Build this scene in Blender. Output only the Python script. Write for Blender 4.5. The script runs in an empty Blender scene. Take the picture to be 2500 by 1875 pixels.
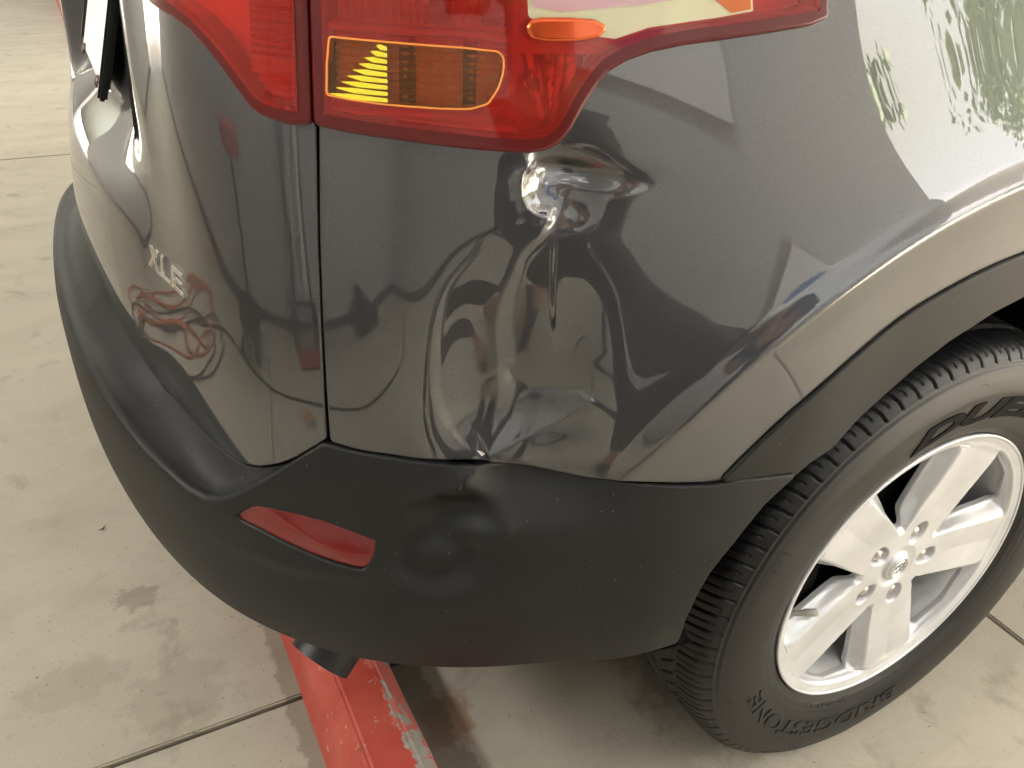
import bpy, bmesh, math, random, time
import numpy as np
from mathutils import Vector, Matrix
from mathutils.geometry import delaunay_2d_cdt
T0=time.time()
rng=random.Random(7)
C=bpy.context.scene.collection
SC=bpy.context.scene
R_=math.radians
# ================================================================ camera, sky, sun, exposure
def look_basis(pitch,roll,yaw):
    cz,sz=math.cos(yaw),math.sin(yaw);cx,sx=math.cos(pitch),math.sin(pitch);cr,sr=math.cos(roll),math.sin(roll)
    fw=Vector((cz*cx,sz*cx,-sx));rt=Vector((sz,-cz,0));up=rt.cross(fw)
    r=rt*cr+up*sr;u=-rt*sr+up*cr
    return r,u,fw
cam_d=bpy.data.cameras.new('camera');cam=bpy.data.objects.new('camera',cam_d);C.objects.link(cam);SC.camera=cam
CAM=Vector((-0.91668,-0.49819,1.16507))
r,u,fw=look_basis(0.547582,0.0504961,1.06945195)
cam.matrix_world=Matrix(((r.x,u.x,-fw.x,CAM.x),(r.y,u.y,-fw.y,CAM.y),(r.z,u.z,-fw.z,CAM.z),(0,0,0,1)))
cam_d.sensor_fit='HORIZONTAL';cam_d.sensor_width=36;cam_d.lens=36*2040.19/2500
cam_d.clip_start=.02;cam_d.clip_end=400
SC.view_settings.view_transform='Standard';SC.view_settings.look='None';SC.view_settings.gamma=1
SC.view_settings.exposure=2.92
SC.cycles.use_denoising=True
SC.cycles.max_bounces=10;SC.cycles.diffuse_bounces=6;SC.cycles.glossy_bounces=6;SC.cycles.transparent_max_bounces=16
SC.cycles.caustics_reflective=False;SC.cycles.caustics_refractive=False;SC.cycles.sample_clamp_indirect=8
W=bpy.data.worlds.new('World');SC.world=W;W.use_nodes=True
nt=W.node_tree;bg=nt.nodes['Background'];sky=nt.nodes.new('ShaderNodeTexSky');sky.sky_type='NISHITA';sky.sun_disc=False
sky.sun_elevation=R_(68);sky.sun_rotation=R_(140);sky.air_density=1.0;sky.dust_density=6;sky.ozone_density=1
mx=nt.nodes.new('ShaderNodeMix');mx.data_type='RGBA';mx.blend_type='MULTIPLY';mx.inputs[0].default_value=1;mx.inputs[7].default_value=(1.12,1.0,.80,1)   # hazy, warm white sky
nt.links.new(sky.outputs[0],mx.inputs[6]);nt.links.new(mx.outputs[2],bg.inputs[0]);bg.inputs[1].default_value=.15
# sun: from the front right of the car, over the open side of the garage
sd=bpy.data.lights.new('sun','SUN');sd.energy=4.5;sd.angle=R_(.5);sd.color=(1,.96,.88)
so=bpy.data.objects.new('sun',sd);C.objects.link(so)
az,el=R_(-62),R_(68)          # azimuth measured from +x (front of the car)
sv=Vector((math.cos(az)*math.cos(el),math.sin(az)*math.cos(el),math.sin(el)))
so.rotation_euler=sv.to_track_quat('Z','Y').to_euler()
sky.sun_rotation=math.atan2(sv.x,sv.y)
# ================================================================ measured shape of the body (plan curve, insets, outlines)
# ---------------------------------------------------------------- plan curve of the car (seen from above)
PLAN=[(1.9,-.030),(1.5,-.033),(1.1,-.035),(.7,-.035),(.35,-.035),(.08,-.034),(-.15,-.030),(-.33,-.019),(-.48,.003),(-.61,.040),(-.715,.092),(-.80,.165),(-.865,.257),
      (-.912,.37),(-.947,.51),(-.967,.67),(-.975,.80),(-.977,.887)]
YC=.887
def natural_spline(t,y,tt):
    n=len(t);h=np.diff(t);A=np.zeros((n,n));b=np.zeros(n);A[0,0]=A[-1,-1]=1
    for i in range(1,n-1):
        A[i,i-1]=h[i-1];A[i,i]=2*(h[i-1]+h[i]);A[i,i+1]=h[i];b[i]=3*((y[i+1]-y[i])/h[i]-(y[i]-y[i-1])/h[i-1])
    c=np.linalg.solve(A,b);i=np.clip(np.searchsorted(t,tt)-1,0,n-2);d=(c[i+1]-c[i])/(3*h[i]);bb=(y[i+1]-y[i])/h[i]-h[i]*(2*c[i]+c[i+1])/3;u=tt-t[i]
    return y[i]+bb*u+c[i]*u*u+d*u**3
def _mk():
    P=np.array(PLAN);M=P[::-1][1:].copy();M[:,1]=2*YC-M[:,1];P=np.vstack([P,M])
    t=np.concatenate([[0],np.cumsum(np.hypot(*np.diff(P,axis=0).T))])
    tt=np.linspace(0,t[-1],12001);X=natural_spline(t,P[:,0],tt);Y=natural_spline(t,P[:,1],tt)
    s=np.concatenate([[0],np.cumsum(np.hypot(np.diff(X),np.diff(Y)))])
    S=np.linspace(0,s[-1],8001);X=np.interp(S,s,X);Y=np.interp(S,s,Y)
    k=np.ones(41)/41
    dx=np.gradient(X);dy=np.gradient(Y)
    pad=lambda a:np.concatenate([np.full(20,a[0]),a,np.full(20,a[-1])])
    dx=np.convolve(pad(dx),k,'valid');dy=np.convolve(pad(dy),k,'valid')
    L=np.hypot(dx,dy);nx=dy/L;ny=-dx/L   # going from the front along the side to the rear: outward is -y on the side
    nx,ny=-nx,-ny
    return S,X,Y,nx,ny
PS,PX,PY,PNX,PNY=_mk()
if PNY[10]>0: PNX,PNY=-PNX,-PNY
S_MID=PS[-1]/2
def sm(a,b,x):
    t=np.clip((x-a)/(b-a),0,1);return t*t*(3-2*t)
def g2(x,w): return np.exp(-(x/w)**2)
def plan(s):
    return np.interp(s,PS,PX),np.interp(s,PS,PY),np.interp(s,PS,PNX),np.interp(s,PS,PNY)
def mir(s): return np.where(s>S_MID,2*S_MID-s,s)      # the far half of the car mirrors the near half
WZ=.352
# ---------------------------------------------------------------- inset of the painted body from the plan curve
RZ=np.array([.50,.60,.635,.66,.70,.74,.80,.86,.92,.98,1.05,1.15,1.30,1.50,1.66])
RI=np.array([.062,.055,.052,.050,.049,.052,.061,.071,.076,.080,.087,.108,.170,.27,.40])
SZ=np.array([.5,.7,.8,.9,1.0,1.1,1.2,1.35,1.5,1.66])
SI=np.array([.010,.012,.009,.008,.011,.018,.032,.085,.16,.27])
def flare(x,z):
    r=np.hypot(x,z-WZ);return -.0135*(1-sm(.455,.62,r))*sm(.20,.33,-x)*(1-sm(.45,.60,-x))
def softclip(q,w=.006):
    return .5*(q+np.sqrt(q*q+w*w))
def body_inset(s,z):
    s=mir(np.asarray(s,float));z=np.asarray(z,float)
    x,y,_,_=plan(s)
    rear=sm(.10,.42,y)*(x<0)
    ri=natural_spline(RZ,RI,np.clip(z,.5,1.66));si=natural_spline(SZ,SI,np.clip(z,.5,1.66))
    ang=np.degrees(np.arctan2(z-WZ,np.abs(x)+1e-6));r=np.hypot(x,z-WZ)
    f=sm(24,44,ang)*(1-sm(.10,.30,y)*(x<0))*(1-.45*sm(.45,.75,-x))
    q=softclip(r-.597)
    fl=(.056*(1-np.exp(-q/.20))-.020*np.exp(-np.sqrt((r-.597)**2+.004**2)/.060)*(1-.25*sm(.597,.62,r))*(r>0))*f
    # under the crease the flare is upright and rolls out a touch
    return ri*rear+si*(1-rear)+fl+flare(x,z)
def recess(s,z):
    # hollow round the licence plate in the tailgate
    s0=np.asarray(s,float);s=mir(s0);x,y,_,_=plan(s);yy=y+(.86-z)*.25
    return (.050*sm(.82,.915,z)+.30*np.clip(z-.90,0,.3))*np.where(s0<=S_MID,sm(.37,.60,yy),sm(.595,.685,yy))*(x<0)
def tailgate_inset(s,z): return body_inset(s,z)+recess(s,z)
def lamp_inset(s,z): 
    s2=mir(np.asarray(s,float));x,y,_,_=plan(s2)
    return body_inset(s,z)-.014*1.0-.012*sm(.98,1.12,z)*0
# ---------------------------------------------------------------- bumper face
BZ=np.array([.36,.38,.40,.43,.47,.53,.585,.61,.66,.72,.76]);BI=np.array([.045,.022,.010,.001,-.006,-.008,-.006,-.002,.005,.012,.018])
def bumper_inset(s,z):
    s=mir(np.asarray(s,float));z=np.asarray(z,float)
    x,y,_,_=plan(s)
    return natural_spline(BZ,BI,np.clip(z,.36,.76))+flare(x,z)
def surf(s,z,fn):
    x,y,nx,ny=plan(s);i=fn(s,z)
    return np.stack([x-nx*i,y-ny*i,np.asarray(z,float)+0*x],-1)
def surf_n(s,z,fn,e=.0015):
    s=np.asarray(s,float);z=np.asarray(z,float)
    a=surf(s+e,z,fn)-surf(s-e,z,fn);b=surf(s,z+e,fn)-surf(s,z-e,fn)
    n=np.cross(b,a);n/=np.linalg.norm(n,axis=-1,keepdims=True)
    x,y,nx,ny=plan(s);sg=np.sign(n[...,0]*nx+n[...,1]*ny);return n*sg[...,None]
TR={
 'lamp_low':[(2.7011, 0.9939), (2.6722, 0.9929), (2.6397, 0.9905), (2.6064, 0.9878), (2.574, 0.9848), (2.5425, 0.9827), (2.5188, 0.9816), (2.5048, 0.9837), (2.4951, 0.9886), (2.4873, 0.9977), (2.4811, 1.0088), (2.4741, 1.0208), (2.4662, 1.0319), (2.4575, 1.0409), (2.4417, 1.0491), (2.4198, 1.0557), (2.3917, 1.0604), (2.3584, 1.0641), (2.3164, 1.0692), (2.2778, 1.0742), (2.2646, 1.0786), (2.2585, 1.086)],
 'tlamp_low':[(2.9, 1.0618), (2.851, 1.0575), (2.822, 1.0498), (2.8019, 1.0392), (2.7879, 1.0299), (2.7756, 1.0194), (2.7633, 1.0087), (2.7546, 1.0011), (2.7449, 0.997), (2.7309, 0.995), (2.716, 0.9939), (2.7028, 0.9934)],
 'quarter_bot':[(2.7072, 0.7034), (2.6722, 0.7015), (2.6362, 0.7004), (2.6003, 0.6952), (2.5696, 0.6907), (2.5468, 0.6868), (2.5013, 0.6794), (2.4548, 0.6714), (2.4049, 0.6665), (2.3549, 0.6589), (2.3199, 0.6545), (2.2988, 0.6541), (2.2839, 0.6578)],
 'tail_bot':[(3.3076, 0.6665), (3.2234, 0.6461), (3.1165, 0.6392), (3.0455, 0.625), (2.9307, 0.6247), (2.8799, 0.6268), (2.8483, 0.6277), (2.8255, 0.6307), (2.7966, 0.6408), (2.7668, 0.6567), (2.7414, 0.6741), (2.7072, 0.7034)],
 'ridge':[(3.2918, 0.614), (3.1647, 0.6093), (3.0683, 0.6025), (2.9868, 0.5943), (2.9333, 0.5914), (2.8895, 0.587), (2.858, 0.5884), (2.8369, 0.5967), (2.8168, 0.6091), (2.7887, 0.6313), (2.7458, 0.6694), (2.7055, 0.7034)],
 'bump_top':[(2.7055, 0.7034), (2.6713, 0.7004), (2.6354, 0.699), (2.5994, 0.695), (2.5688, 0.6912), (2.5468, 0.6878), (2.503, 0.6813), (2.4566, 0.6732), (2.4049, 0.6639), (2.3567, 0.6581), (2.3225, 0.6549), (2.3023, 0.6549), (2.2874, 0.6573), (2.2603, 0.6527), (2.2217, 0.6453)],
 'trim_in':[(2.2173, 0.6423), (2.198, 0.6544), (2.1656, 0.6629), (2.1393, 0.6881), (2.1113, 0.7073), (2.0736, 0.7381), (2.0341, 0.7633), (1.9754, 0.7889), (1.9351, 0.7997)],
 'bump_front':[(2.3277, 0.4394), (2.3286, 0.4827), (2.3216, 0.5165), (2.312, 0.5461), (2.2988, 0.5683), (2.2804, 0.593), (2.2559, 0.6202), (2.2348, 0.6363), (2.2217, 0.6453)],
 'reflector':[(2.8142, 0.5883), (2.8045, 0.5987), (2.7887, 0.6108), (2.7747, 0.6142), (2.7362, 0.6181), (2.7064, 0.6177), (2.6774, 0.6126), (2.6529, 0.6059), (2.6503, 0.6026), (2.6511, 0.5877), (2.6573, 0.5726), (2.6643, 0.5647), (2.6757, 0.5635), (2.7072, 0.5668), (2.7423, 0.5728), (2.7808, 0.5797), (2.808, 0.5822)],
 'amber_o':[(2.6853, 1.061), (2.6284, 1.0597), (2.5749, 1.0583), (2.546, 1.0558), (2.539, 1.0511), (2.539, 1.0409), (2.5425, 1.0262), (2.5512, 1.0138), (2.5661, 1.0092), (2.5924, 1.0086), (2.6371, 1.01), (2.6634, 1.0117), (2.6897, 1.0137), (2.688, 1.0377)],
 'amber_i':[(2.6809, 1.0573), (2.6284, 1.0563), (2.5749, 1.0548), (2.5468, 1.0529), (2.5425, 1.0488), (2.5425, 1.0392), (2.546, 1.0278), (2.5539, 1.0164), (2.5679, 1.0125), (2.5924, 1.0122), (2.6371, 1.0134), (2.6634, 1.015), (2.6844, 1.0171), (2.6836, 1.038)],
 'red_top':[(2.6704, 1.1003), (2.6284, 1.1024), (2.5381, 1.1054), (2.5363, 1.0647), (2.5749, 1.0666), (2.6284, 1.0696), (2.6713, 1.0703)],
 'band':[(2.5267, 1.1042), (2.3488, 1.1073), (2.3365, 1.0933), (2.3339, 1.0824), (2.3654, 1.0776), (2.425, 1.0703), (2.4522, 1.0625), (2.4829, 1.0656), (2.5092, 1.0697), (2.5241, 1.0772)],
 'pink':[(2.5241, 1.1028), (2.3751, 1.1054), (2.3751, 1.0935), (2.4268, 1.0867), (2.4986, 1.0804), (2.5214, 1.0837)],
 'orange_in':[(2.3681, 1.1055), (2.3497, 1.1057), (2.3383, 1.0933), (2.3365, 1.0837), (2.354, 1.0809), (2.3707, 1.091)],
 'oval':[(2.5223, 1.0689), (2.5206, 1.0727), (2.5135, 1.074), (2.4908, 1.0743), (2.4706, 1.0732), (2.4636, 1.0701), (2.468, 1.0663), (2.4829, 1.0637), (2.5092, 1.0635), (2.5197, 1.0652)],
 'facet':[(2.5311, 1.0694), (2.5267, 1.0757), (2.5022, 1.0629), (2.4636, 1.0606), (2.4575, 1.0548), (2.4732, 1.0379), (2.4837, 1.0179), (2.496, 0.9975), (2.5057, 0.9948), (2.5179, 1.0113), (2.5311, 1.0345)],
 'bright_tip':[(2.5372, 1.0279), (2.5258, 1.0163), (2.5135, 1.0017), (2.5057, 0.9959), (2.5214, 1.0018), (2.5346, 1.0129)],
 'tl_panel':[(2.7695, 1.0754), (2.6976, 1.0808), (2.7002, 1.0334), (2.7449, 1.0344), (2.7616, 1.0506), (2.7703, 1.0627)],
 'badge':[(3.0262, 0.8088), (3.0122, 0.8146), (2.9938, 0.8086), (2.9053, 0.8249), (2.9071, 0.8039), (2.9149, 0.7987)],
}
DENT={
 'under_lamp':[(2.5074, 0.9737), (2.5171, 0.9672), (2.5223, 0.9599), (2.5232, 0.9518), (2.5223, 0.9424), (2.5171, 0.9328), (2.5083, 0.9265), (2.4978, 0.9232), (2.4899, 0.9184)],
 'left':[(2.5241, 0.9206), (2.5381, 0.917), (2.5565, 0.9006), (2.5758, 0.875), (2.5872, 0.8464), (2.5915, 0.8079), (2.5898, 0.7626), (2.581, 0.7314), (2.567, 0.7063), (2.5495, 0.6889)],
 'mid':[(2.4978, 0.915), (2.5153, 0.9017), (2.5258, 0.8821), (2.5355, 0.8538), (2.539, 0.8158), (2.5346, 0.7801), (2.5355, 0.7427), (2.5425, 0.7134), (2.5477, 0.6905)],
 'right':[(2.4899, 0.9168), (2.4873, 0.8725), (2.482, 0.8304), (2.4759, 0.8039), (2.4671, 0.7856)],
 'fold':[(2.5302, 0.789), (2.5188, 0.7679), (2.5004, 0.7576), (2.4741, 0.7594), (2.4487, 0.7636)],
 'fold2':[(2.4461, 0.7579), (2.4548, 0.7456), (2.4724, 0.7296), (2.4986, 0.7138), (2.5249, 0.7), (2.5451, 0.6904)],
 'spike':[(2.5039, 0.9619), (2.482, 0.9616), (2.4487, 0.9557)],
 'centers':[(2.4908, 0.9457), (2.5206, 0.8322), (2.4837, 0.9624), (2.567, 0.8079), (2.5039, 0.8315), (2.4995, 0.7312)],
 'b_pucker':[(2.5688, 0.6742), (2.5994, 0.6603), (2.631, 0.6444)],
 'b_right':[(2.5679, 0.6742), (2.5468, 0.6538), (2.5258, 0.6247), (2.5188, 0.6114)],
 'b_line':[(2.8168, 0.6156), (2.6354, 0.6315), (2.5994, 0.6295), (2.546, 0.6253), (2.4539, 0.6139), (2.383, 0.6128)],
 'b_centers':[(2.5793, 0.6407), (2.588, 0.5885), (2.5022, 0.6546), (2.5688, 0.6792)],
}
# ================================================================ helpers
def tagit(o,label=None,cat=None,group=None,kind=None):
    if label:o['label']=label
    if cat:o['category']=cat
    if group:o['group']=group
    if kind:o['kind']=kind
    return o
def link(o,parent=None):
    C.objects.link(o)
    if parent is not None:o.parent=parent
    return o
def empty(name,loc=(0,0,0),label=None,cat=None,group=None):
    o=bpy.data.objects.new(name,None);o.location=loc;o.empty_display_size=.1;link(o);return tagit(o,label,cat,group)
def mesh_obj(name,V,F,mat,parent=None,smooth=True,normals=None,mats=None,fm=None):
    me=bpy.data.meshes.new(name);me.from_pydata([tuple(map(float,v)) for v in V],[],[tuple(map(int,f)) for f in F])
    for m in (mats or [mat]):me.materials.append(m)
    if fm is not None:me.polygons.foreach_set('material_index',fm)
    me.polygons.foreach_set('use_smooth',[smooth]*len(me.polygons))
    me.update()
    if normals is not None:
        me.normals_split_custom_set_from_vertices([tuple(map(float,n)) for n in normals])
    o=bpy.data.objects.new(name,me);link(o,parent);return o
def from_bm(name,bm,mat,parent=None,smooth=False):
    me=bpy.data.meshes.new(name);bm.normal_update();bm.to_mesh(me);bm.free();me.materials.append(mat)
    if smooth:me.polygons.foreach_set('use_smooth',[True]*len(me.polygons))
    o=bpy.data.objects.new(name,me);link(o,parent);return o
def box(bm,x0,x1,y0,y1,z0,z1,bev=0):
    m=Matrix.Translation(((x0+x1)/2,(y0+y1)/2,(z0+z1)/2))@Matrix.Diagonal((abs(x1-x0),abs(y1-y0),abs(z1-z0),1))
    g=bmesh.ops.create_cube(bm,size=1,matrix=m)
    if bev:
        es={e for v in g['verts'] for e in v.link_edges}
        bmesh.ops.bevel(bm,geom=list(es),offset=bev,segments=2,affect='EDGES')
def tube(pts,rad,n=10,cap=True):
    P=np.array(pts,float);m=len(P);rad=np.broadcast_to(np.array(rad,float),(m,))
    t=np.gradient(P,axis=0);t/=np.linalg.norm(t,axis=1,keepdims=True)+1e-12
    a=np.array([0,0,1.]) if abs(t[0,2])<.9 else np.array([1.,0,0])
    u=np.cross(t[0],a);u/=np.linalg.norm(u);V=[];F=[]
    for i in range(m):
        u=u-t[i]*(u@t[i]);u/=np.linalg.norm(u);w=np.cross(t[i],u)
        for k in range(n):
            b=2*math.pi*k/n;V.append(P[i]+rad[i]*(u*math.cos(b)+w*math.sin(b)))
    for i in range(m-1):
        for k in range(n):
            F.append((i*n+k,i*n+(k+1)%n,(i+1)*n+(k+1)%n,(i+1)*n+k))
    if cap:F.append(tuple(range(n))[::-1]);F.append(tuple(range((m-1)*n,m*n)))
    return V,F
def merge(*L):
    V=[];F=[]
    for v,f in L:
        o=len(V);V+=list(v);F+=[tuple(i+o for i in q) for q in f]
    return V,F
def smooth_path(pts,n=12,closed=False):
    P=np.array(pts,float);t=np.concatenate([[0],np.cumsum(np.linalg.norm(np.diff(P,axis=0),axis=1))])
    tt=np.linspace(0,t[-1],n*(len(P)-1)+1)
    return np.stack([natural_spline(t,P[:,k],tt) for k in range(P.shape[1])],1)
# ---------------------------------------------------------------- materials
def mat(name):
    m=bpy.data.materials.new(name);m.use_nodes=True
    b=m.node_tree.nodes['Principled BSDF'];return m,m.node_tree,b
def setp(b,**k):
    for a,v in k.items():
        i=b.inputs[a.replace('_',' ')];i.default_value=v if not isinstance(v,tuple) or len(v)==4 else (*v,1)
def N(nt,t,**k):
    n=nt.nodes.new(t)
    for a,v in k.items():
        if a in n.inputs:n.inputs[a].default_value=v
        else:setattr(n,a,v)
    return n
def noise_bump(nt,b,scale,strength,dist=.001,detail=3):
    tc=N(nt,'ShaderNodeTexCoord');nz=N(nt,'ShaderNodeTexNoise');nz.inputs['Scale'].default_value=scale;nz.inputs['Detail'].default_value=detail
    nt.links.new(tc.outputs['Object'],nz.inputs['Vector'])
    bp=N(nt,'ShaderNodeBump');bp.inputs['Strength'].default_value=strength;bp.inputs['Distance'].default_value=dist
    nt.links.new(nz.outputs['Fac'],bp.inputs['Height']);nt.links.new(bp.outputs[0],b.inputs['Normal']);return tc,nz,bp
def simple(name,col,rough=.5,metal=0,bump=None,**k):
    m,nt,b=mat(name);setp(b,Base_Color=tuple(col),Roughness=rough,Metallic=metal,**k)
    if bump:noise_bump(nt,b,*bump)
    return m
def ramp(nt,fac,stops):
    r=N(nt,'ShaderNodeValToRGB');e=r.color_ramp.elements
    while len(e)<len(stops):e.new(.5)
    for i,(p,c) in enumerate(stops):e[i].position=p;e[i].color=(*c,1) if len(c)==3 else c
    nt.links.new(fac,r.inputs[0]);return r
def mixc(nt,fac,a,b,mode='MIX'):
    m=N(nt,'ShaderNodeMix',data_type='RGBA',blend_type=mode)
    for s,v in ((0,fac),(6,a),(7,b)):
        if hasattr(v,'is_linked') or isinstance(v,bpy.types.NodeSocket):nt.links.new(v,m.inputs[s])
        else:m.inputs[s].default_value=v if not isinstance(v,tuple) or len(v)==4 else (*v,1)
    return m.outputs[2]
def noise(nt,vec,scale,detail=4,rough=.55,dist=0):
    n=N(nt,'ShaderNodeTexNoise');n.inputs['Scale'].default_value=scale;n.inputs['Detail'].default_value=detail;n.inputs['Roughness'].default_value=rough;n.inputs['Distortion'].default_value=dist
    nt.links.new(vec,n.inputs['Vector']);return n.outputs['Fac']
PLASTIC=simple('black_textured_plastic',(.011,.0118,.0113),.50,bump=(1400,.25,.0006,2))
_nt=PLASTIC.node_tree;_b=_nt.nodes['Principled BSDF'];_tc=N(_nt,'ShaderNodeTexCoord').outputs['Object']
_s=ramp(_nt,noise(_nt,_tc,260,2,.5),[(.745,(0,0,0)),(.765,(1,1,1))]).outputs[0];_g=noise(_nt,_tc,7,4,.6)
_base=mixc(_nt,_g,(.0105,.0113,.0108),(.0150,.0156,.0148));_nt.links.new(mixc(_nt,_s,_base,(.16,.15,.13)),_b.inputs['Base Color'])
PLASTIC.node_tree.nodes['Principled BSDF'].inputs['Specular IOR Level'].default_value=.36
# car paint: dark metallic grey under clear coat
PAINT,pnt,pb=mat('grey_metallic_paint')
setp(pb,Base_Color=(.1,.1,.1),Metallic=.75,Roughness=.42,Coat_Weight=1.0,Coat_Roughness=.012,Coat_IOR=2.0)
tc=N(pnt,'ShaderNodeTexCoord');vf=N(pnt,'ShaderNodeTexNoise');vf.inputs['Scale'].default_value=1300;vf.inputs['Detail'].default_value=1
pnt.links.new(tc.outputs['Object'],vf.inputs['Vector'])
rr=ramp(pnt,vf.outputs['Fac'],[(.35,(.054,.055,.058)),(.7,(.084,.085,.090))]);pnt.links.new(rr.outputs[0],pb.inputs['Base Color'])
DARK=simple('dark_recess',(.0025,.0025,.0025),.9,Specular_IOR_Level=.1)
GLOSSBLACK=simple('gloss_black',(.01,.01,.011),.18)
CHROME=simple('chrome',(.82,.81,.78),.08,1.0)
RUBBER,nt,b=mat('tyre_rubber');tc,nz_,bp_=noise_bump(nt,b,500,.15,.0004,2);setp(b,Roughness=.46)
sx=N(nt,'ShaderNodeSeparateXYZ');nt.links.new(tc.outputs['Object'],sx.inputs[0])
zz_=N(nt,'ShaderNodeMath',operation='SUBTRACT');nt.links.new(sx.outputs[2],zz_.inputs[0]);zz_.inputs[1].default_value=.352
cv=N(nt,'ShaderNodeCombineXYZ');nt.links.new(sx.outputs[0],cv.inputs[0]);nt.links.new(zz_.outputs[0],cv.inputs[1])
ln=N(nt,'ShaderNodeVectorMath',operation='LENGTH');nt.links.new(cv.outputs[0],ln.inputs[0])
rb=ramp(nt,ln.outputs['Value'],[(.232,(1,1,1)),(.250,(.9,.9,.9)),(.306,(.75,.75,.75)),(.322,(0,0,0))])
dn=noise(nt,tc.outputs['Object'],11,4,.6);dm=N(nt,'ShaderNodeMath',operation='MULTIPLY');nt.links.new(rb.outputs[0],dm.inputs[0]);nt.links.new(dn,dm.inputs[1])
zr_=N(nt,'ShaderNodeMapRange');zr_.inputs['From Min'].default_value=.40;zr_.inputs['From Max'].default_value=.56;nt.links.new(sx.outputs[2],zr_.inputs[0])
d2=N(nt,'ShaderNodeMath',operation='MULTIPLY');nt.links.new(dm.outputs[0],d2.inputs[0]);nt.links.new(zr_.outputs[0],d2.inputs[1])
nt.links.new(mixc(nt,d2.outputs[0],(.006,.006,.0065),(.055,.050,.043)),b.inputs['Base Color'])
RUBBER_DUSTY=simple('dusty_sidewall_rubber',(.060,.054,.047),.6)
RUBBER_TXT=simple('tyre_letter_rubber',(.0025,.0025,.003),.75,Specular_IOR_Level=.15)
# wheel: silver lacquer with brake dust
WHEEL,wnt,wb=mat('silver_wheel_lacquer');setp(wb,Metallic=.35,Roughness=.32,Coat_Weight=.35,Coat_Roughness=.1)
tc=N(wnt,'ShaderNodeTexCoord');f=noise(wnt,tc.outputs['Object'],9,5)
rr=ramp(wnt,f,[(.35,(.64,.645,.655)),(.6,(.79,.80,.815))]);wnt.links.new(rr.outputs[0],wb.inputs['Base Color'])
IRON=simple('dark_cast_iron',(.003,.003,.003),.8,.0,bump=(60,.5,.002),Specular_IOR_Level=.12)
NUT=simple('lug_nut_metal',(.62,.56,.52),.3,.9)
def lens_mat(name,tint,coat_rough=.03,body=0.0,bodycol=(1,.1,.05)):
    m=bpy.data.materials.new(name);m.use_nodes=True;nt=m.node_tree;nt.nodes.clear()
    out=N(nt,'ShaderNodeOutputMaterial');tr=N(nt,'ShaderNodeBsdfTransparent');tr.inputs[0].default_value=(*tint,1)
    gl=N(nt,'ShaderNodeBsdfGlossy');gl.inputs['Roughness'].default_value=coat_rough;gl.inputs[0].default_value=(1,1,1,1)
    fr=N(nt,'ShaderNodeFresnel');fr.inputs[0].default_value=1.58;mx=N(nt,'ShaderNodeMixShader')
    df=N(nt,'ShaderNodeBsdfDiffuse');df.inputs[0].default_value=(*bodycol,1);mx0=N(nt,'ShaderNodeMixShader');mx0.inputs[0].default_value=body
    nt.links.new(tr.outputs[0],mx0.inputs[1]);nt.links.new(df.outputs[0],mx0.inputs[2])
    nt.links.new(fr.outputs[0],mx.inputs[0]);nt.links.new(mx0.outputs[0],mx.inputs[1]);nt.links.new(gl.outputs[0],mx.inputs[2]);nt.links.new(mx.outputs[0],out.inputs[0]);return m
RED_LENS=lens_mat('red_lamp_lens',(1,.20,.16),body=.20,bodycol=(1,.07,.045))
RED_RIM=simple('red_lens_edge',(.11,.005,.004),.28,Coat_Weight=.25)
GLARE_LENS=lens_mat('pale_glare_lens',(1,.97,.80),body=.60,bodycol=(1,.97,.66))  # pale body colour stands in for sky glare on the side section
AMBER_LENS=lens_mat('amber_lamp_lens',(1,.60,.08),body=.05,bodycol=(1,.42,.03))
AMBER_EDGE=simple('amber_lens_edge',(1,.36,.07),.2)
LAMP_WHITE=simple('lamp_housing_silver',(.86,.84,.82),.35,.25)
LAMP_CHROME=simple('lamp_housing_chrome',(.90,.88,.85),.12,1.0)
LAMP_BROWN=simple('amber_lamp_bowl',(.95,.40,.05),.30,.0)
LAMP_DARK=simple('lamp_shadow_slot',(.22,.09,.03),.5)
CREAM=simple('cream_glare_trim',(1.0,.95,.68),.12,Coat_Weight=1.0,Coat_IOR=1.8)  # bright cream puts the glare behind the side lens into colour
REFL,rnt,rb=mat('red_reflector_plastic');setp(rb,Base_Color=(.17,.008,.007),Roughness=.12,Coat_Weight=1.0)
tc=N(rnt,'ShaderNodeTexCoord');vo=N(rnt,'ShaderNodeTexVoronoi');vo.inputs['Scale'].default_value=420
rnt.links.new(tc.outputs['Object'],vo.inputs['Vector']);bp=N(rnt,'ShaderNodeBump');bp.inputs['Strength'].default_value=.25;bp.inputs['Distance'].default_value=.0006
rnt.links.new(vo.outputs['Distance'],bp.inputs['Height']);rnt.links.new(bp.outputs[0],rb.inputs['Normal'])
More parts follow.
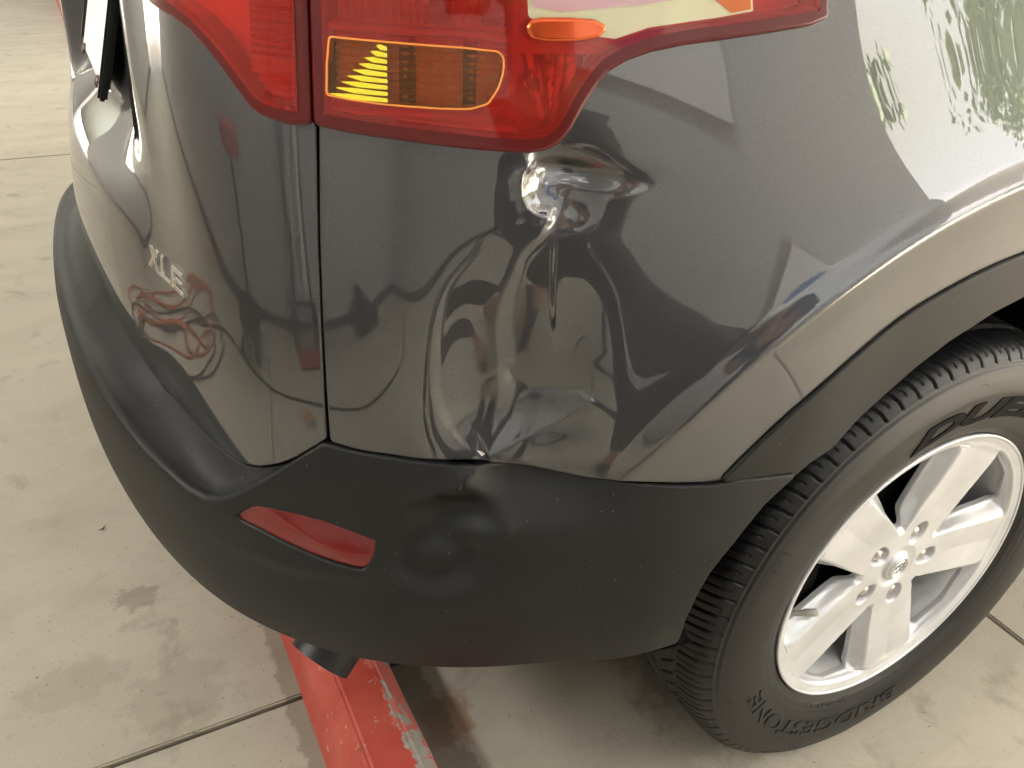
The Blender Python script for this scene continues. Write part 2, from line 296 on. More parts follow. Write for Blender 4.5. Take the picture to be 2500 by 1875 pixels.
# concrete
def concrete(name,lo,hi,stain,scale=1,spots=()):
    m,nt,b=mat(name);tc=N(nt,'ShaderNodeTexCoord').outputs['Object']
    n1=noise(nt,tc,2.2*scale,6,.6);c=ramp(nt,n1,[(.3,lo),(.7,hi)]).outputs[0]
    mp=N(nt,'ShaderNodeMapping');mp.inputs['Scale'].default_value=(.8,1.6,1);nt.links.new(tc,mp.inputs[0])
    n2=noise(nt,mp.outputs[0],5*scale,5,.6,.4);s=ramp(nt,n2,[(.45,(0,0,0)),(.75,(1,1,1))]).outputs[0]
    c=mixc(nt,s,c,tuple(x*.93 for x in lo));
    n3=noise(nt,tc,9*scale,5,.62,.3);s3=ramp(nt,n3,[(.58,(0,0,0)),(.70,(1,1,1))]).outputs[0]
    mm=N(nt,'ShaderNodeMath',operation='MULTIPLY');nt.links.new(s3,mm.inputs[0]);mm.inputs[1].default_value=.42;c=mixc(nt,mm.outputs[0],c,stain)
    n4=noise(nt,tc,140*scale,2,.5);s4=ramp(nt,n4,[(.675,(0,0,0)),(.74,(1,1,1))]).outputs[0]
    mm=N(nt,'ShaderNodeMath',operation='MULTIPLY');nt.links.new(s4,mm.inputs[0]);mm.inputs[1].default_value=.6;c=mixc(nt,mm.outputs[0],c,(.07,.055,.04))
    n5=noise(nt,tc,3.1*scale,3,.5,.8);s5=ramp(nt,n5,[(.66,(0,0,0)),(.78,(1,1,1))]).outputs[0]
    mm=N(nt,'ShaderNodeMath',operation='MULTIPLY');nt.links.new(s5,mm.inputs[0]);mm.inputs[1].default_value=.35;c=mixc(nt,mm.outputs[0],c,(.30,.17,.09))
    if spots:
        sp=N(nt,'ShaderNodeSeparateXYZ');nt.links.new(tc,sp.inputs[0])
        for (x,y,rx,ry,col,amt,ns) in spots:
            mp=N(nt,'ShaderNodeMapping');mp.inputs['Location'].default_value=(-x/rx,-y/ry,0);mp.inputs['Scale'].default_value=(1/rx,1/ry,0);nt.links.new(tc,mp.inputs[0])
            ln=N(nt,'ShaderNodeVectorMath',operation='LENGTH');nt.links.new(mp.outputs[0],ln.inputs[0])
            nz=noise(nt,tc,ns,6,.65);ma=N(nt,'ShaderNodeMath',operation='MULTIPLY_ADD');nt.links.new(nz,ma.inputs[0]);ma.inputs[1].default_value=2.2;ma.inputs[2].default_value=-1.1
            ad=N(nt,'ShaderNodeMath',operation='ADD');nt.links.new(ln.outputs['Value'],ad.inputs[0]);nt.links.new(ma.outputs[0],ad.inputs[1])
            mr=N(nt,'ShaderNodeMapRange');mr.inputs['From Min'].default_value=.98;mr.inputs['From Max'].default_value=.66;mr.inputs['To Max'].default_value=amt;nt.links.new(ad.outputs[0],mr.inputs[0])
            c=mixc(nt,mr.outputs[0],c,col)
    nt.links.new(c,b.inputs['Base Color']);setp(b,Roughness=.62)
    nb=noise(nt,tc,220,4,.7);nb2=noise(nt,tc,25,4,.6)
    ad=N(nt,'ShaderNodeMath',operation='ADD');nt.links.new(nb,ad.inputs[0]);nt.links.new(nb2,ad.inputs[1])
    bp=N(nt,'ShaderNodeBump');bp.inputs['Strength'].default_value=.35;bp.inputs['Distance'].default_value=.002;nt.links.new(ad.outputs[0],bp.inputs['Height']);nt.links.new(bp.outputs[0],b.inputs['Normal'])
    return m
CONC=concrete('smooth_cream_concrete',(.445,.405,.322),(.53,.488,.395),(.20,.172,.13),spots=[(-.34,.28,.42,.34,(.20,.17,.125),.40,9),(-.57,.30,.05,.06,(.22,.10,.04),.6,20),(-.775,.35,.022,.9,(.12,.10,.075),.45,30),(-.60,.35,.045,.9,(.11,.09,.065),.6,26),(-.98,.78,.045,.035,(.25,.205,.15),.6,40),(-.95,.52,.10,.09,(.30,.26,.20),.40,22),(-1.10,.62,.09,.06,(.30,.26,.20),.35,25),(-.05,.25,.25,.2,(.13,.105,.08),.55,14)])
CONC_OUT=concrete('outdoor_concrete',(.55,.53,.49),(.65,.63,.59),(.4,.38,.34))
JOINT=simple('dirty_joint_filler',(.035,.028,.02),.9,bump=(200,.8,.003))
WALLM=simple('painted_wall',(.50,.50,.49),.55,bump=(40,.15,.002))
CEILM=simple('painted_ceiling',(.45,.45,.44),.7)
SKIRT=simple('dark_wall_base',(.10,.095,.09),.7)
# worn red floor paint
REDP,nt,b=mat('worn_red_floor_paint');tc=N(nt,'ShaderNodeTexCoord').outputs['Object']
n1=noise(nt,tc,14,4);c=ramp(nt,n1,[(.3,(.47,.066,.046)),(.7,(.58,.115,.080))]).outputs[0]
n2=noise(nt,tc,55,5,.65,.2);s=ramp(nt,n2,[(.64,(0,0,0)),(.655,(1,1,1))]).outputs[0]
c=mixc(nt,s,c,(.55,.40,.33))
n2=noise(nt,tc,9,6,.7,1.2);s=ramp(nt,n2,[(.64,(0,0,0)),(.70,(1,1,1))]).outputs[0]
mm=N(nt,'ShaderNodeMath',operation='MULTIPLY');nt.links.new(s,mm.inputs[0]);mm.inputs[1].default_value=.7
c=mixc(nt,mm.outputs[0],c,(.16,.06,.055))
# the traffic edge (x beyond -0.67) has lost most of its paint
sx=N(nt,'ShaderNodeSeparateXYZ');nt.links.new(tc,sx.inputs[0])
nz=noise(nt,tc,26,6,.7,.5);ma=N(nt,'ShaderNodeMath',operation='MULTIPLY_ADD');nt.links.new(nz,ma.inputs[0]);ma.inputs[1].default_value=.075;nt.links.new(sx.outputs[0],ma.inputs[2])
edge=N(nt,'ShaderNodeMapRange');edge.inputs['From Min'].default_value=-.632;edge.inputs['From Max'].default_value=-.629;nt.links.new(ma.outputs[0],edge.inputs[0])
n6=noise(nt,tc,30,5,.7);cw=ramp(nt,n6,[(.3,(.30,.28,.24)),(.7,(.50,.47,.41))]).outputs[0]
n7=noise(nt,tc,12,5,.7,1);s7=ramp(nt,n7,[(.50,(1,1,1)),(.53,(0,0,0))]).outputs[0]
cw=mixc(nt,s7,(.66,.16,.13),cw)
c=mixc(nt,edge.outputs[0],c,cw)
nt.links.new(c,b.inputs['Base Color']);setp(b,Roughness=.42)
bp=N(nt,'ShaderNodeBump');bp.inputs['Strength'].default_value=.5;bp.inputs['Distance'].default_value=.0015;nt.links.new(n2,bp.inputs['Height']);nt.links.new(bp.outputs[0],b.inputs['Normal'])
PAPER=simple('white_paper_tag',(.86,.84,.76),.4)
INK=simple('grey_print',(.38,.36,.32),.6)
BRONZE=simple('plate_screw_cap',(.16,.12,.11),.4,.6)
ORANGE=simple('orange_cord_rubber',(.50,.13,.04),.5)
CORD_BLACK=simple('black_cord_rubber',(.012,.012,.012),.5)
NAVY=simple('navy_work_shirt',(.07,.10,.19),.85)
JEANS=simple('dark_trousers',(.05,.055,.075),.9)
SKIN=simple('skin',(.55,.33,.24),.5)
HAIR=simple('brown_hair',(.05,.03,.02),.6)
BLUE_STEEL=simple('blue_painted_steel',(.022,.036,.080),.4)
RED_STEEL=simple('red_painted_steel',(.40,.035,.025),.35)
BLACK_STEEL=simple('black_painted_steel',(.015,.015,.016),.45)
YELLOW=simple('yellow_hose_reel',(.65,.30,.03),.5)
LEAFM=simple('hedge_leaf',(.16,.23,.07),.6)
BARK=simple('bark',(.12,.08,.05),.9)
SIGNW=simple('white_sign_board',(.80,.79,.76),.4)
SIGNB=simple('blue_sign_paint',(.06,.20,.42),.4)
SIGNR=simple('red_sign_paint',(.50,.06,.07),.4)
GLASS=simple('dark_window_glass',(.012,.014,.015),.04)
# ---------------------------------------------------------------- panels cut out of the body surface
def resample(loop,step):
    L=np.array(loop,float);L=np.vstack([L,L[:1]]);out=[]
    for a,b in zip(L[:-1],L[1:]):
        n=max(1,int(np.ceil(np.hypot(*(b-a))/step)))
        out+=[a+(b-a)*k/n for k in range(n)]
    return np.array(out)
def round_corners(loop,rad):
    L=[np.array(p,float) for p in loop];n=len(L);out=[]
    for i in range(n):
        a,b,c=L[i-1],L[i],L[(i+1)%n];u=a-b;v=c-b;lu=np.hypot(*u);lv=np.hypot(*v)
        cs=(u@v)/(lu*lv+1e-12);r=min(rad,lu*.45,lv*.45)
        if cs<-.97:out.append(b);continue
        p=b+u/lu*r;q=b+v/lv*r
        for k in range(5):
            t=k/4;out.append((1-t)**2*p+2*t*(1-t)*b+t*t*q)
    return np.array(out)
def inside(P,loops):
    res=np.zeros(len(P),bool);x,y=P[:,0],P[:,1]
    for L in loops:
        a=L;b=np.roll(L,-1,axis=0)
        for (x0,y0),(x1,y1) in zip(a,b):
            if y0==y1:continue
            m=((y0>y)!=(y1>y))&(x<(x1-x0)*(y-y0)/(y1-y0)+x0);res^=m
    return res
def clear_of(P,B,d):
    ok=np.ones(len(P),bool)
    for i in range(0,len(P),4000):
        q=P[i:i+4000];dd=((q[:,None,:]-B[None,:,:])**2).sum(2).min(1);ok[i:i+4000]=dd>d*d
    return ok
def panel(name,loops,fn,mt,parent=None,step=.006,fine=None,disp=None,hem=.003,depth=.014,bstep=.004,rc=.004,orient=1,mats=None,flat=False):
    loops=[resample(round_corners(l,rc) if rc else l,bstep) for l in loops]
    B=np.vstack(loops);lo,hi=B.min(0),B.max(0)
    xs=np.arange(lo[0],hi[0],step);ys=np.arange(lo[1],hi[1],step)
    G=np.stack(np.meshgrid(xs,ys),-1);G[1::2,:,0]+=step/2;G=G.reshape(-1,2)
    if fine:
        (a,b_,c_,d_),st=fine
        G=G[~((G[:,0]>a)&(G[:,0]<b_)&(G[:,1]>c_)&(G[:,1]<d_))]
        F_=np.stack(np.meshgrid(np.arange(a,b_,st),np.arange(c_,d_,st)),-1);F_[1::2,:,0]+=st/2;G=np.vstack([G,F_.reshape(-1,2)])
    G=G[inside(G,loops)];G=G[clear_of(G,B,min(step,bstep)*.6)]
    P=np.vstack([B,G]);edges=[];o=0
    for l in loops:
        n=len(l);edges+=[(o+i,o+(i+1)%n) for i in range(n)];o+=n
    v,e,f,ov,oe,of=delaunay_2d_cdt([Vector(p) for p in P],edges,[],0,1e-7)
    v=np.array([tuple(p) for p in v]);f=np.array([t for t in f if len(t)==3])
    cen=v[f].mean(1);f=f[inside(cen,loops)]
    m=np.full(len(P),-1);
    for i,src in enumerate(ov):
        for s_ in src:m[s_]=i
    def S(q):
        p=surf(q[:,0],q[:,1],fn)
        if disp is not None:
            n=surf_n(q[:,0],q[:,1],fn);p=p-n*disp(q[:,0],q[:,1])[:,None]
        return p
    e_=.0008
    def NRM(q):
        a=S(q+[e_,0])-S(q-[e_,0]);b=S(q+[0,e_])-S(q-[0,e_]);n=np.cross(b,a);n/=np.linalg.norm(n,axis=1,keepdims=True)
        x,y,nx,ny=plan(q[:,0]);s=np.sign(n[:,0]*nx+n[:,1]*ny);return n*s[:,None],a/np.linalg.norm(a,axis=1,keepdims=True),b/np.linalg.norm(b,axis=1,keepdims=True)
    V=S(v);Nn,_,_=NRM(v)
    # face orientation
    fa=np.cross(V[f[:,1]]-V[f[:,0]],V[f[:,2]]-V[f[:,0]]);flip=(fa*Nn[f[:,0]]).sum(1)<0
    f[flip]=f[flip][:,::-1]
    V=list(V);NN=list(Nn);F=[tuple(t) for t in f];fm=[0]*len(F);o=0
    if hem:
        for li,l in enumerate(loops):
            n=len(l);q=l;t=np.roll(l,-1,0)-np.roll(l,1,0);out=np.stack([t[:,1],-t[:,0]],1);out/=np.linalg.norm(out,axis=1,keepdims=True)
            area=0.5*np.sum(l[:,0]*np.roll(l[:,1],-1)-np.roll(l[:,0],-1)*l[:,1])
            if (area<0)!=(li>0):out=-out
            n3,ts,tz=NRM(q);O=ts*out[:,:1]+tz*out[:,1:];O-=n3*(O*n3).sum(1)[:,None];O/=np.linalg.norm(O,axis=1,keepdims=True)
            base=S(q);rings=[[m[o+i] for i in range(n)]]
            prof=[(hem*math.sin(a),hem*(1-math.cos(a)),a) for a in (R_(22),R_(45),R_(68),R_(90))]+[(hem,depth,R_(90))]
            for (dx,dz,a) in prof:
                st=len(V);pp=base+O*dx-n3*dz;nn=n3*math.cos(a)+O*math.sin(a)
                V+=list(pp);NN+=list(nn);rings.append(list(range(st,st+n)))
            sgn=(area>0)
            for r0,r1 in zip(rings[:-1],rings[1:]):
                for i in range(n):
                    j=(i+1)%n;qd=(r0[i],r1[i],r1[j],r0[j])
                    a3=np.cross(V[qd[1]]-V[qd[0]],V[qd[2]]-V[qd[0]])
                    if a3@NN[qd[1]]<0:qd=qd[::-1]
                    F.append(qd);fm.append(1 if mats else 0)
            o+=n
    return mesh_obj(name,V,F,mt,parent,True,None if flat else NN,mats,fm if mats else None)
def strip(name,rows,mt,parent=None,normals=None,close=False,smooth=True):
    R=len(rows);n=len(rows[0]);V=np.concatenate([np.array(r) for r in rows]);F=[]
    for i in range(R-1):
        for k in range(n-1+(1 if close else 0)):
            F.append((i*n+k,i*n+(k+1)%n,(i+1)*n+(k+1)%n,(i+1)*n+k))
    return mesh_obj(name,V,F,mt,parent,smooth,normals)
# ================================================================ the garage bay: floor, walls, ceiling, ground outside
def plane_box(name,x0,x1,y0,y1,z0,z1,m,kind='structure',parent=None,bev=0):
    bm=bmesh.new();box(bm,x0,x1,y0,y1,z0,z1,bev);o=from_bm(name,bm,m,parent)
    if kind and parent is None:o['kind']=kind
    return o
YN,YF,XB,XF=-2.6,10.5,-2.85,6.2            # open side, far side, back wall, front end of the bay
fl=plane_box('floor',XB-.3,XF,YN,YF+.2,-.30,-.012,JOINT)
xj=[XB-.3,-2.848,.452,3.75,XF];yj=[YN,.440,3.735,7.03,YF+.2]
for i in range(len(xj)-1):
    for j in range(len(yj)-1):
        g=.004
        plane_box('slab',xj[i]+g,xj[i+1]-g,yj[j]+g,yj[j+1]-g,-.08,0,CONC,None,fl,.003)
OUT=bpy.data.meshes.new('ground')
o=mesh_obj('ground',[(-120,-120,-.06),(120,-120,-.06),(120,120,-.06),(-120,120,-.06)],[(0,1,2,3)],CONC_OUT,smooth=False);o['kind']='structure'
# back wall (behind the car) with a bay opening further to the left
bw=plane_box('back_wall',XB-.15,XB,YN,6.2,0,2.9,WALLM)
plane_box('wall_base_strip',XB-.001,XB+.012,YN,6.2,.0,.06,SKIRT,None,bw)
bw2=plane_box('back_wall_far',XB-.15,XB,9.4,YF,0,2.9,WALLM)
bw3=plane_box('back_wall_lintel',XB-.15,XB,6.2,9.4,2.55,2.9,WALLM)
fw_=plane_box('far_wall',XB-.15,XF,YF,YF+.15,0,2.9,WALLM)
ft_=plane_box('front_wall',XF,XF+.15,3.4,YF,0,2.9,WALLM)
# pier at the open side carrying the roof beam
pr=plane_box('side_wall',XB-.15,1.35,YN-.15,YN,0,2.9,WALLM)
plane_box('wall_base_strip',XB,1.35,YN-.001,YN+.012,.0,.06,SKIRT,None,pr)
ce=plane_box('ceiling',XB-.15,XF+.15,YN-.15,YF+.15,2.9,3.02,CEILM)
# white panel van side / sign board across the drive, with a red stripe and blue rings
def disc(bm,cx,cz,r,y,th=.01,n=48):
    m=Matrix.Translation((cx,y,cz))@Matrix.Rotation(R_(90),4,'X')
    bmesh.ops.create_cone(bm,cap_ends=True,segments=n,radius1=r,radius2=r,depth=th,matrix=m)
# added unseen fill lights over the next bay, side wall and back wall
LT=[((-1.2,5.2,2.88),(0,0,0),9.5,1.6,1.6,(1,.955,.85),'added warm square fill light over the next bay beyond the kerb'),
    ((1.0,5.2,2.88),(0,0,0),3,1.6,1.6,(1,.955,.85),'added warm square fill light nearest the front wall'),
    ((-.1,-1.35,2.80),(R_(-50),0,0),9,2.6,.25,(.93,.965,1),'added long cool white fill light washing the side wall'),
    ((XB+.05,.6,2.0),(0,R_(-80),0),6.5,.22,1.8,(1,.97,.92),'added long fill strip high on the back wall')]
for k,(loc,rot,pw,sx_,sy_,col,lb) in enumerate(LT):
    L=empty('added_fill_light' if k<3 else 'added_fill_strip',loc,lb,'light',None);L.rotation_euler=rot
    bm=bmesh.new();box(bm,-sx_/2-.04,sx_/2+.04,-sy_/2-.04,sy_/2+.04,-.03,.015,.01);from_bm('housing',bm,CEILM,L)  # casing round the added light
    ld=bpy.data.lights.new('lamp','AREA');ld.shape='RECTANGLE';ld.size=sx_;ld.size_y=sy_;ld.energy=pw;ld.color=col;lo=bpy.data.objects.new('lamp',ld);C.objects.link(lo);lo.parent=L;lo.location=(0,0,-.035)
# ================================================================ red wheel-stop kerb, two runs on one line
def kerb(y0,y1,label):
    prof=[(-.765,0),(-.748,.060),(-.724,.100),(-.661,.101),(-.637,.086),(-.628,0)]
    bm=bmesh.new();n=24;rings=[]
    for i in range(n+1):
        y=y0+(y1-y0)*i/n
        rings.append([bm.verts.new((x+rng.uniform(-.0012,.0012),y,z+(rng.uniform(-.0012,.0012) if z>0 else 0))) for x,z in prof])
    for a,b in zip(rings[:-1],rings[1:]):
        for k in range(len(prof)-1):bm.faces.new((a[k],b[k],b[k+1],a[k+1]))
    bm.faces.new(rings[0]);bm.faces.new(rings[-1][::-1])
    bmesh.ops.recalc_face_normals(bm,faces=bm.faces)
    es=[e for e in bm.edges if abs(e.verts[0].co.z-e.verts[1].co.z)<.004 and e.verts[0].co.z>.03 and len(e.link_faces)==2 and e.calc_face_angle(0)>.2]
    bmesh.ops.bevel(bm,geom=es,offset=.004,segments=3,affect='EDGES')
    o=from_bm('floor_kerb',bm,REDP);tagit(o,label,'kerb','red kerbs on the garage floor');return o
kerb(-.35,1.9,'worn red painted kerb on the concrete under the rear bumper')
kerb(6.2,9.4,'red painted kerb far off on the floor at the left edge')
# flecks on the floor
def leaf(x,y,a,sz,m,label,cat,name):
    bm=bmesh.new();vs=[]
    for k in range(10):
        b=2*math.pi*k/10;rr=sz*(1 if k%5==0 else .55)*(1+rng.uniform(-.15,.15))
        px,py=rr*math.cos(b),rr*.42*math.sin(b);vs.append(bm.verts.new((x+px*math.cos(a)-py*math.sin(a),y+px*math.sin(a)+py*math.cos(a),.004+.002*math.cos(2*b))))
    c=bm.verts.new((x,y,.0015))
    for k in range(10):bm.faces.new((vs[k],vs[(k+1)%10],c))
    tagit(from_bm(name,bm,m),label,cat)
leaf(-1.019,1.001,.6,.011,simple('dead_leaf_brown',(.045,.03,.018),.8),'small dark dead leaf lying on the concrete left of the bumper','leaf','dead_leaf')
leaf(-.985,1.13,.9,.009,simple('pale_wood_chip',(.62,.55,.42),.7),'tiny pale chip of paper lying above the dead leaf','paper chip','paper_chip')

# ================================================================ the car
car=empty('car',(0,.887,0),'dark grey car with a crumpled right rear quarter and dented black bumper','car')
car.location=(0,0,0)
s_of_x=lambda x:float(np.interp(-x,-PX[:4000],PS[:4000])) if False else float(PS[np.argmin(np.where(PS<S_MID,(PX-x)**2,9))])
def polyd(s,z,L):
    P=np.stack([s,z],-1);L=np.array(L,float);best=np.full(P.shape[:-1],9.)
    tt=np.zeros_like(best);sg=np.zeros_like(best);n=len(L)-1
    for i in range(n):
        a,b=L[i],L[i+1];d=b-a;t=np.clip(((P-a)@d)/(d@d),0,1);q=a+t[...,None]*d;dd=np.hypot(*(np.moveaxis(P-q,-1,0)))
        m=dd<best;best=np.where(m,dd,best);tt=np.where(m,(i+t)/n,tt)
        cr=d[0]*(P[...,1]-a[1])-d[1]*(P[...,0]-a[0]);sg=np.where(m,np.sign(cr),sg)
    return best,tt,sg
def fold(s,z,L,amp,w,soft,ends=(.12,.12)):
    d,t,_=polyd(s,z,L);e=sm(-.001,ends[0],t)*sm(-.001,ends[1],1-t)
    return amp*e*np.exp(-(np.sqrt(d*d+soft*soft)-soft)/w)
def ell(s,z,cs,cz,rs,rz,p=2.0,tilt=0):
    a=s-cs;b=z-cz;c,q=math.cos(tilt),math.sin(tilt);u=(a*c+b*q)/rs;v=(-a*q+b*c)/rz
    return np.exp(-(u*u+v*v)**(p/2))
def step_fold(s,z,L,h,w,reach):
    # one side of the line sits deeper than the other, fading out away from it
    d,t,sg=polyd(s,z,L);return h*sg*(1-np.exp(-d/w))*np.exp(-d/reach)*sm(0,.15,t)*sm(0,.15,1-t)
def tstep(s,z,L,h,w,reach,za=.02,zb=.02):
    # along a near-vertical crease s=c(z) the right-hand side (smaller s) lies h deeper, over a ramp of half-width w
    L=sorted([(b,a) for a,b in L]);Z=np.array([a for a,_ in L]);S_=np.array([b for _,b in L]);zc=np.clip(z,Z[0],Z[-1])
    c=natural_spline(Z,S_,zc);e=.003;sl=(natural_spline(Z,S_,np.clip(zc+e,Z[0],Z[-1]))-natural_spline(Z,S_,np.clip(zc-e,Z[0],Z[-1])))/(2*e)
    x=(c-s)/np.sqrt(1+sl*sl)
    return h*.5*(1+np.tanh(x/w))*np.exp(-np.clip(x,0,9)/reach)*sm(Z[0]-.004,Z[0]+zb,z)*(1-sm(Z[-1]-za,Z[-1]+.004,z))
def crease_at(z,L):
    L=sorted([(b,a) for a,b in L]);Z=np.array([a for a,_ in L]);S_=np.array([b for _,b in L]);return natural_spline(Z,S_,np.clip(z,Z[0],Z[-1]))
def hinge(x,k,w):
    # a sharp change of slope k at x=0, rounded over w
    return k*.5*(x+np.sqrt(x*x+w*w))
def quarter_dent(s,z):
    D=DENT
    v=.028*np.exp(-np.abs((s-2.525)/.064)**2.8)*(1-sm(.715,.935,z))*(.55+.45*sm(.680,.75,z))
    v+=.0115*ell(s,z,2.489,.948,.037,.031,2.6)
    v+=.007*ell(s,z,2.470,.960,.042,.009,2,.12)
    v-=fold(s,z,D['under_lamp'],.0060,.010,.0012,(.15,.15))
    # three long facets that run from the pocket down to the bumper seam, folded against each other
    cl=crease_at(z,D['left']);cm=crease_at(z,D['mid']);cr=crease_at(z,D['right']);gap=np.clip(cl-cm,0,1)
    bl=.004+.007*sm(.93,.80,z)*sm(.69,.74,z) if False else .003+.007*(1-sm(.83,.93,z))*sm(.69,.75,z)
    bm_=.005+.013*(1-sm(.80,.93,z))*sm(.69,.74,z);br=.003+.005*(1-sm(.80,.92,z))
    f=hinge(cl+bl-s,.15,.0012)-hinge(cl-s,.19,.0010)+hinge(cm-s,.22,.0014)-hinge(cm-bm_-s,.20,.0016)
    wr=sm(.775,.80,z);f+=(hinge(cr+br-s,.15,.0012)-hinge(cr-s,.15,.0012))*wr
    f+=hinge(2.455-s,.02,.01)
    v+=f*(1-sm(.895,.925,z))*sm(.685,.715,z)*np.exp(-(np.clip(2.47-s,0,9)/.03)**2)
    v+=fold(s,z,D['fold'],.0032,.010,.0012,(.15,.15))
    v-=fold(s,z,D['fold2'],.0036,.011,.0012,(.10,.02))
    return v
def bumper_dent(s,z):
    D=DENT
    v=.020*ell(s,z,2.578,.634,.034,.020,2.6)
    v-=fold(s,z,D['b_pucker'],.0035,.009,.0020,(.02,.3))
    v-=fold(s,z,D['b_right'],.0040,.012,.003,(.02,.3))
    v+=.026*sm(.612,.675,z)*np.exp(-np.abs((s-2.495)/.075)**2.6)-.006*ell(s,z,2.567,.672,.018,.016)
    v+=.022*ell(s,z,2.594,.584,.046,.038,3.6)-.013*ell(s,z,2.598,.582,.026,.022,2.6)
    v-=.0022*ell(s,z,2.735,.553,.085,.010,2,-.08)
    return v
# ---- dark inner body behind every gap
ss=np.linspace(s_of_x(1.7),2*S_MID-s_of_x(1.7),260);zz=np.linspace(.50,1.62,44)
SG,ZG=np.meshgrid(ss,zz);base=lambda s,z:body_inset(s,z)+.050*sm(3.15,3.3,np.where(s>S_MID,2*S_MID-s,s))+.030
rows=surf(SG.ravel(),ZG.ravel(),base).reshape(len(zz),len(ss),3)
V=rows.reshape(-1,3);F=[]
n=len(ss)
xm,ym,_,_=plan(ss)
for i in range(len(zz)-1):
    for k in range(n-1):
        cx=(xm[k]+xm[k+1])/2;cz=(zz[i]+zz[i+1])/2
        if abs(ym[k]-YC)>.75 and math.hypot(cx,cz-WZ)<.475 and -.6<cx<.6:continue
        F.append((i*n+k,i*n+k+1,(i+1)*n+k+1,(i+1)*n+k))
mesh_obj('inner_body',V,F,DARK,car)
# ---- quarter panel
def arc(r,a0,a1,n=40,zmin=None):
    out=[]
    for k in range(n+1):
        a=R_(a0+(a1-a0)*k/n);x=-r*math.cos(a);z=WZ+r*math.sin(a);out.append((s_of_x(x),z))
    return out
ss0=s_of_x(.40)
GAP=.0022
LL=TR['lamp_low']
lamp_top=[(2.263,1.105),(2.272,1.135),(2.34,1.165),(2.48,1.205),(2.60,1.235)]
qb=TR['quarter_bot'][1:]
quarter=[(2.7000-GAP,.7045),(2.6995-GAP,.80),(2.6995-GAP,.90),(2.6975-GAP,.9935)]+LL[1:]+lamp_top+[(2.6975-GAP,1.245),(2.6975-GAP,1.32),(ss0,1.32),(ss0,.352+math.sqrt(.509**2-.40**2))]
quarter+=arc(.509,141.8,37.3,60)[1:]+qb[::-1][1:]
panel('quarter_panel',[quarter],body_inset,PAINT,car,step=.0042,fine=((2.41,2.65,.69,.985),.0021),disp=quarter_dent,rc=.003,bstep=.0035,hem=.0022,depth=.016)['label']='dented quarter panel with sharp creases below the lamp'
# rear side door and the rest of the flank
ss1=s_of_x(1.45)
panel('rear_door',[[(ss0-.004,1.32),(ss1,1.32),(ss1,.50),(s_of_x(.52),.50),(ss0-.004,.352+math.sqrt(.509**2-.40**2))]],body_inset,PAINT,car,step=.02,bstep=.01)
# ---- tailgate
TB=TR['tail_bot'];TL=TR['tlamp_low'];m2=lambda L:[(2*S_MID-a,b) for a,b in L][::-1]
g0=2.7035
half=[(S_MID,.668),(3.42,.668)]+[tuple(p) for p in TB[:-1]]+[(g0+.002,.7055),(g0,.80),(g0,.90),(g0-.001,.9925)]+[tuple(p) for p in TL[::-1][1:]]+[(2.955,1.066),(3.01,1.082),(3.04,1.115),(3.03,1.15),(2.90,1.19),(2.75,1.235),(g0,1.248),(g0,1.30)]
tail=half+m2(half)[:-1]
panel('tailgate',[tail],tailgate_inset,PAINT,car,step=.009,bstep=.004,rc=.003,hem=.0022,depth=.018)
# far side flank so that the car closes on itself
far=[(2*S_MID-a,b) for a,b in [(2.698,.70),(2.698,1.30),(ss1,1.30),(ss1,.62),(2.2,.62)]]
panel('far_flank',[far],body_inset,PAINT,car,step=.03,bstep=.02)
# greenhouse above the waist: glass and roof
zz2=np.linspace(1.33,1.66,8);rows=[surf(ss,z+0*ss,body_inset) for z in zz2]
strip('side_and_rear_glass',rows[:7],GLASS,car)
rf=rows[6];ctr=rf.mean(0)+np.array([0,0,.06]);strip('roof',[rf,(rf-ctr)*.8+ctr+np.array([0,0,-.01]),(rf-ctr)*.02+ctr],PAINT,car)
strip('waist_moulding',[surf(ss,1.318+0*ss,body_inset),surf(ss,1.335+0*ss,body_inset)],PLASTIC,car)
# ---- wheel arch trim
def arc_join(p):
    x=float(plan(p[0])[0]);return math.degrees(math.atan2(p[1]-WZ,-x))
tr=arc(.5040,142,37.0,60)+[tuple(p) for p in TR['trim_in']]+arc(.4525,arc_join(TR['trim_in'][-1]),140,30)[1:]
panel('wheel_arch_trim',[tr],lambda s,z:body_inset(s,z)-.004,PLASTIC,car,step=.008,bstep=.004,rc=.002,hem=.003,depth=.03)
# ---- bumper
BT=TR['bump_top'];RG=TR['ridge']
xa=-math.sqrt(.4525**2-(.6335-WZ)**2)
fr_arc=[tuple(p) for p in TR['bump_front']][::-1]
top_r=[(a,b-.0048) for a,b in BT[:-1]]
rid=[(a,b-.005) for a,b in RG[::-1][1:]]
bh=[(S_MID,.412),(3.2,.414),(2.95,.419),(2.8,.423),(2.7,.424),(2.5,.425),(2.40,.424)]+fr_arc[::-1]+top_r[::-1][1:]+rid+[(3.40,.612),(S_MID,.612)]
bh2=m2(bh)
bump=bh[:-1]+bh2[:-1] if False else bh+bh2[1:-1]
rf_=TR['reflector']
panel('bumper_cover',[bump,rf_],bumper_inset,PLASTIC,car,step=.008,fine=((2.45,2.68,.54,.70),.003),disp=bumper_dent,rc=.003,bstep=.004,hem=.003,depth=.016)['label']='dented black plastic bumper cover'
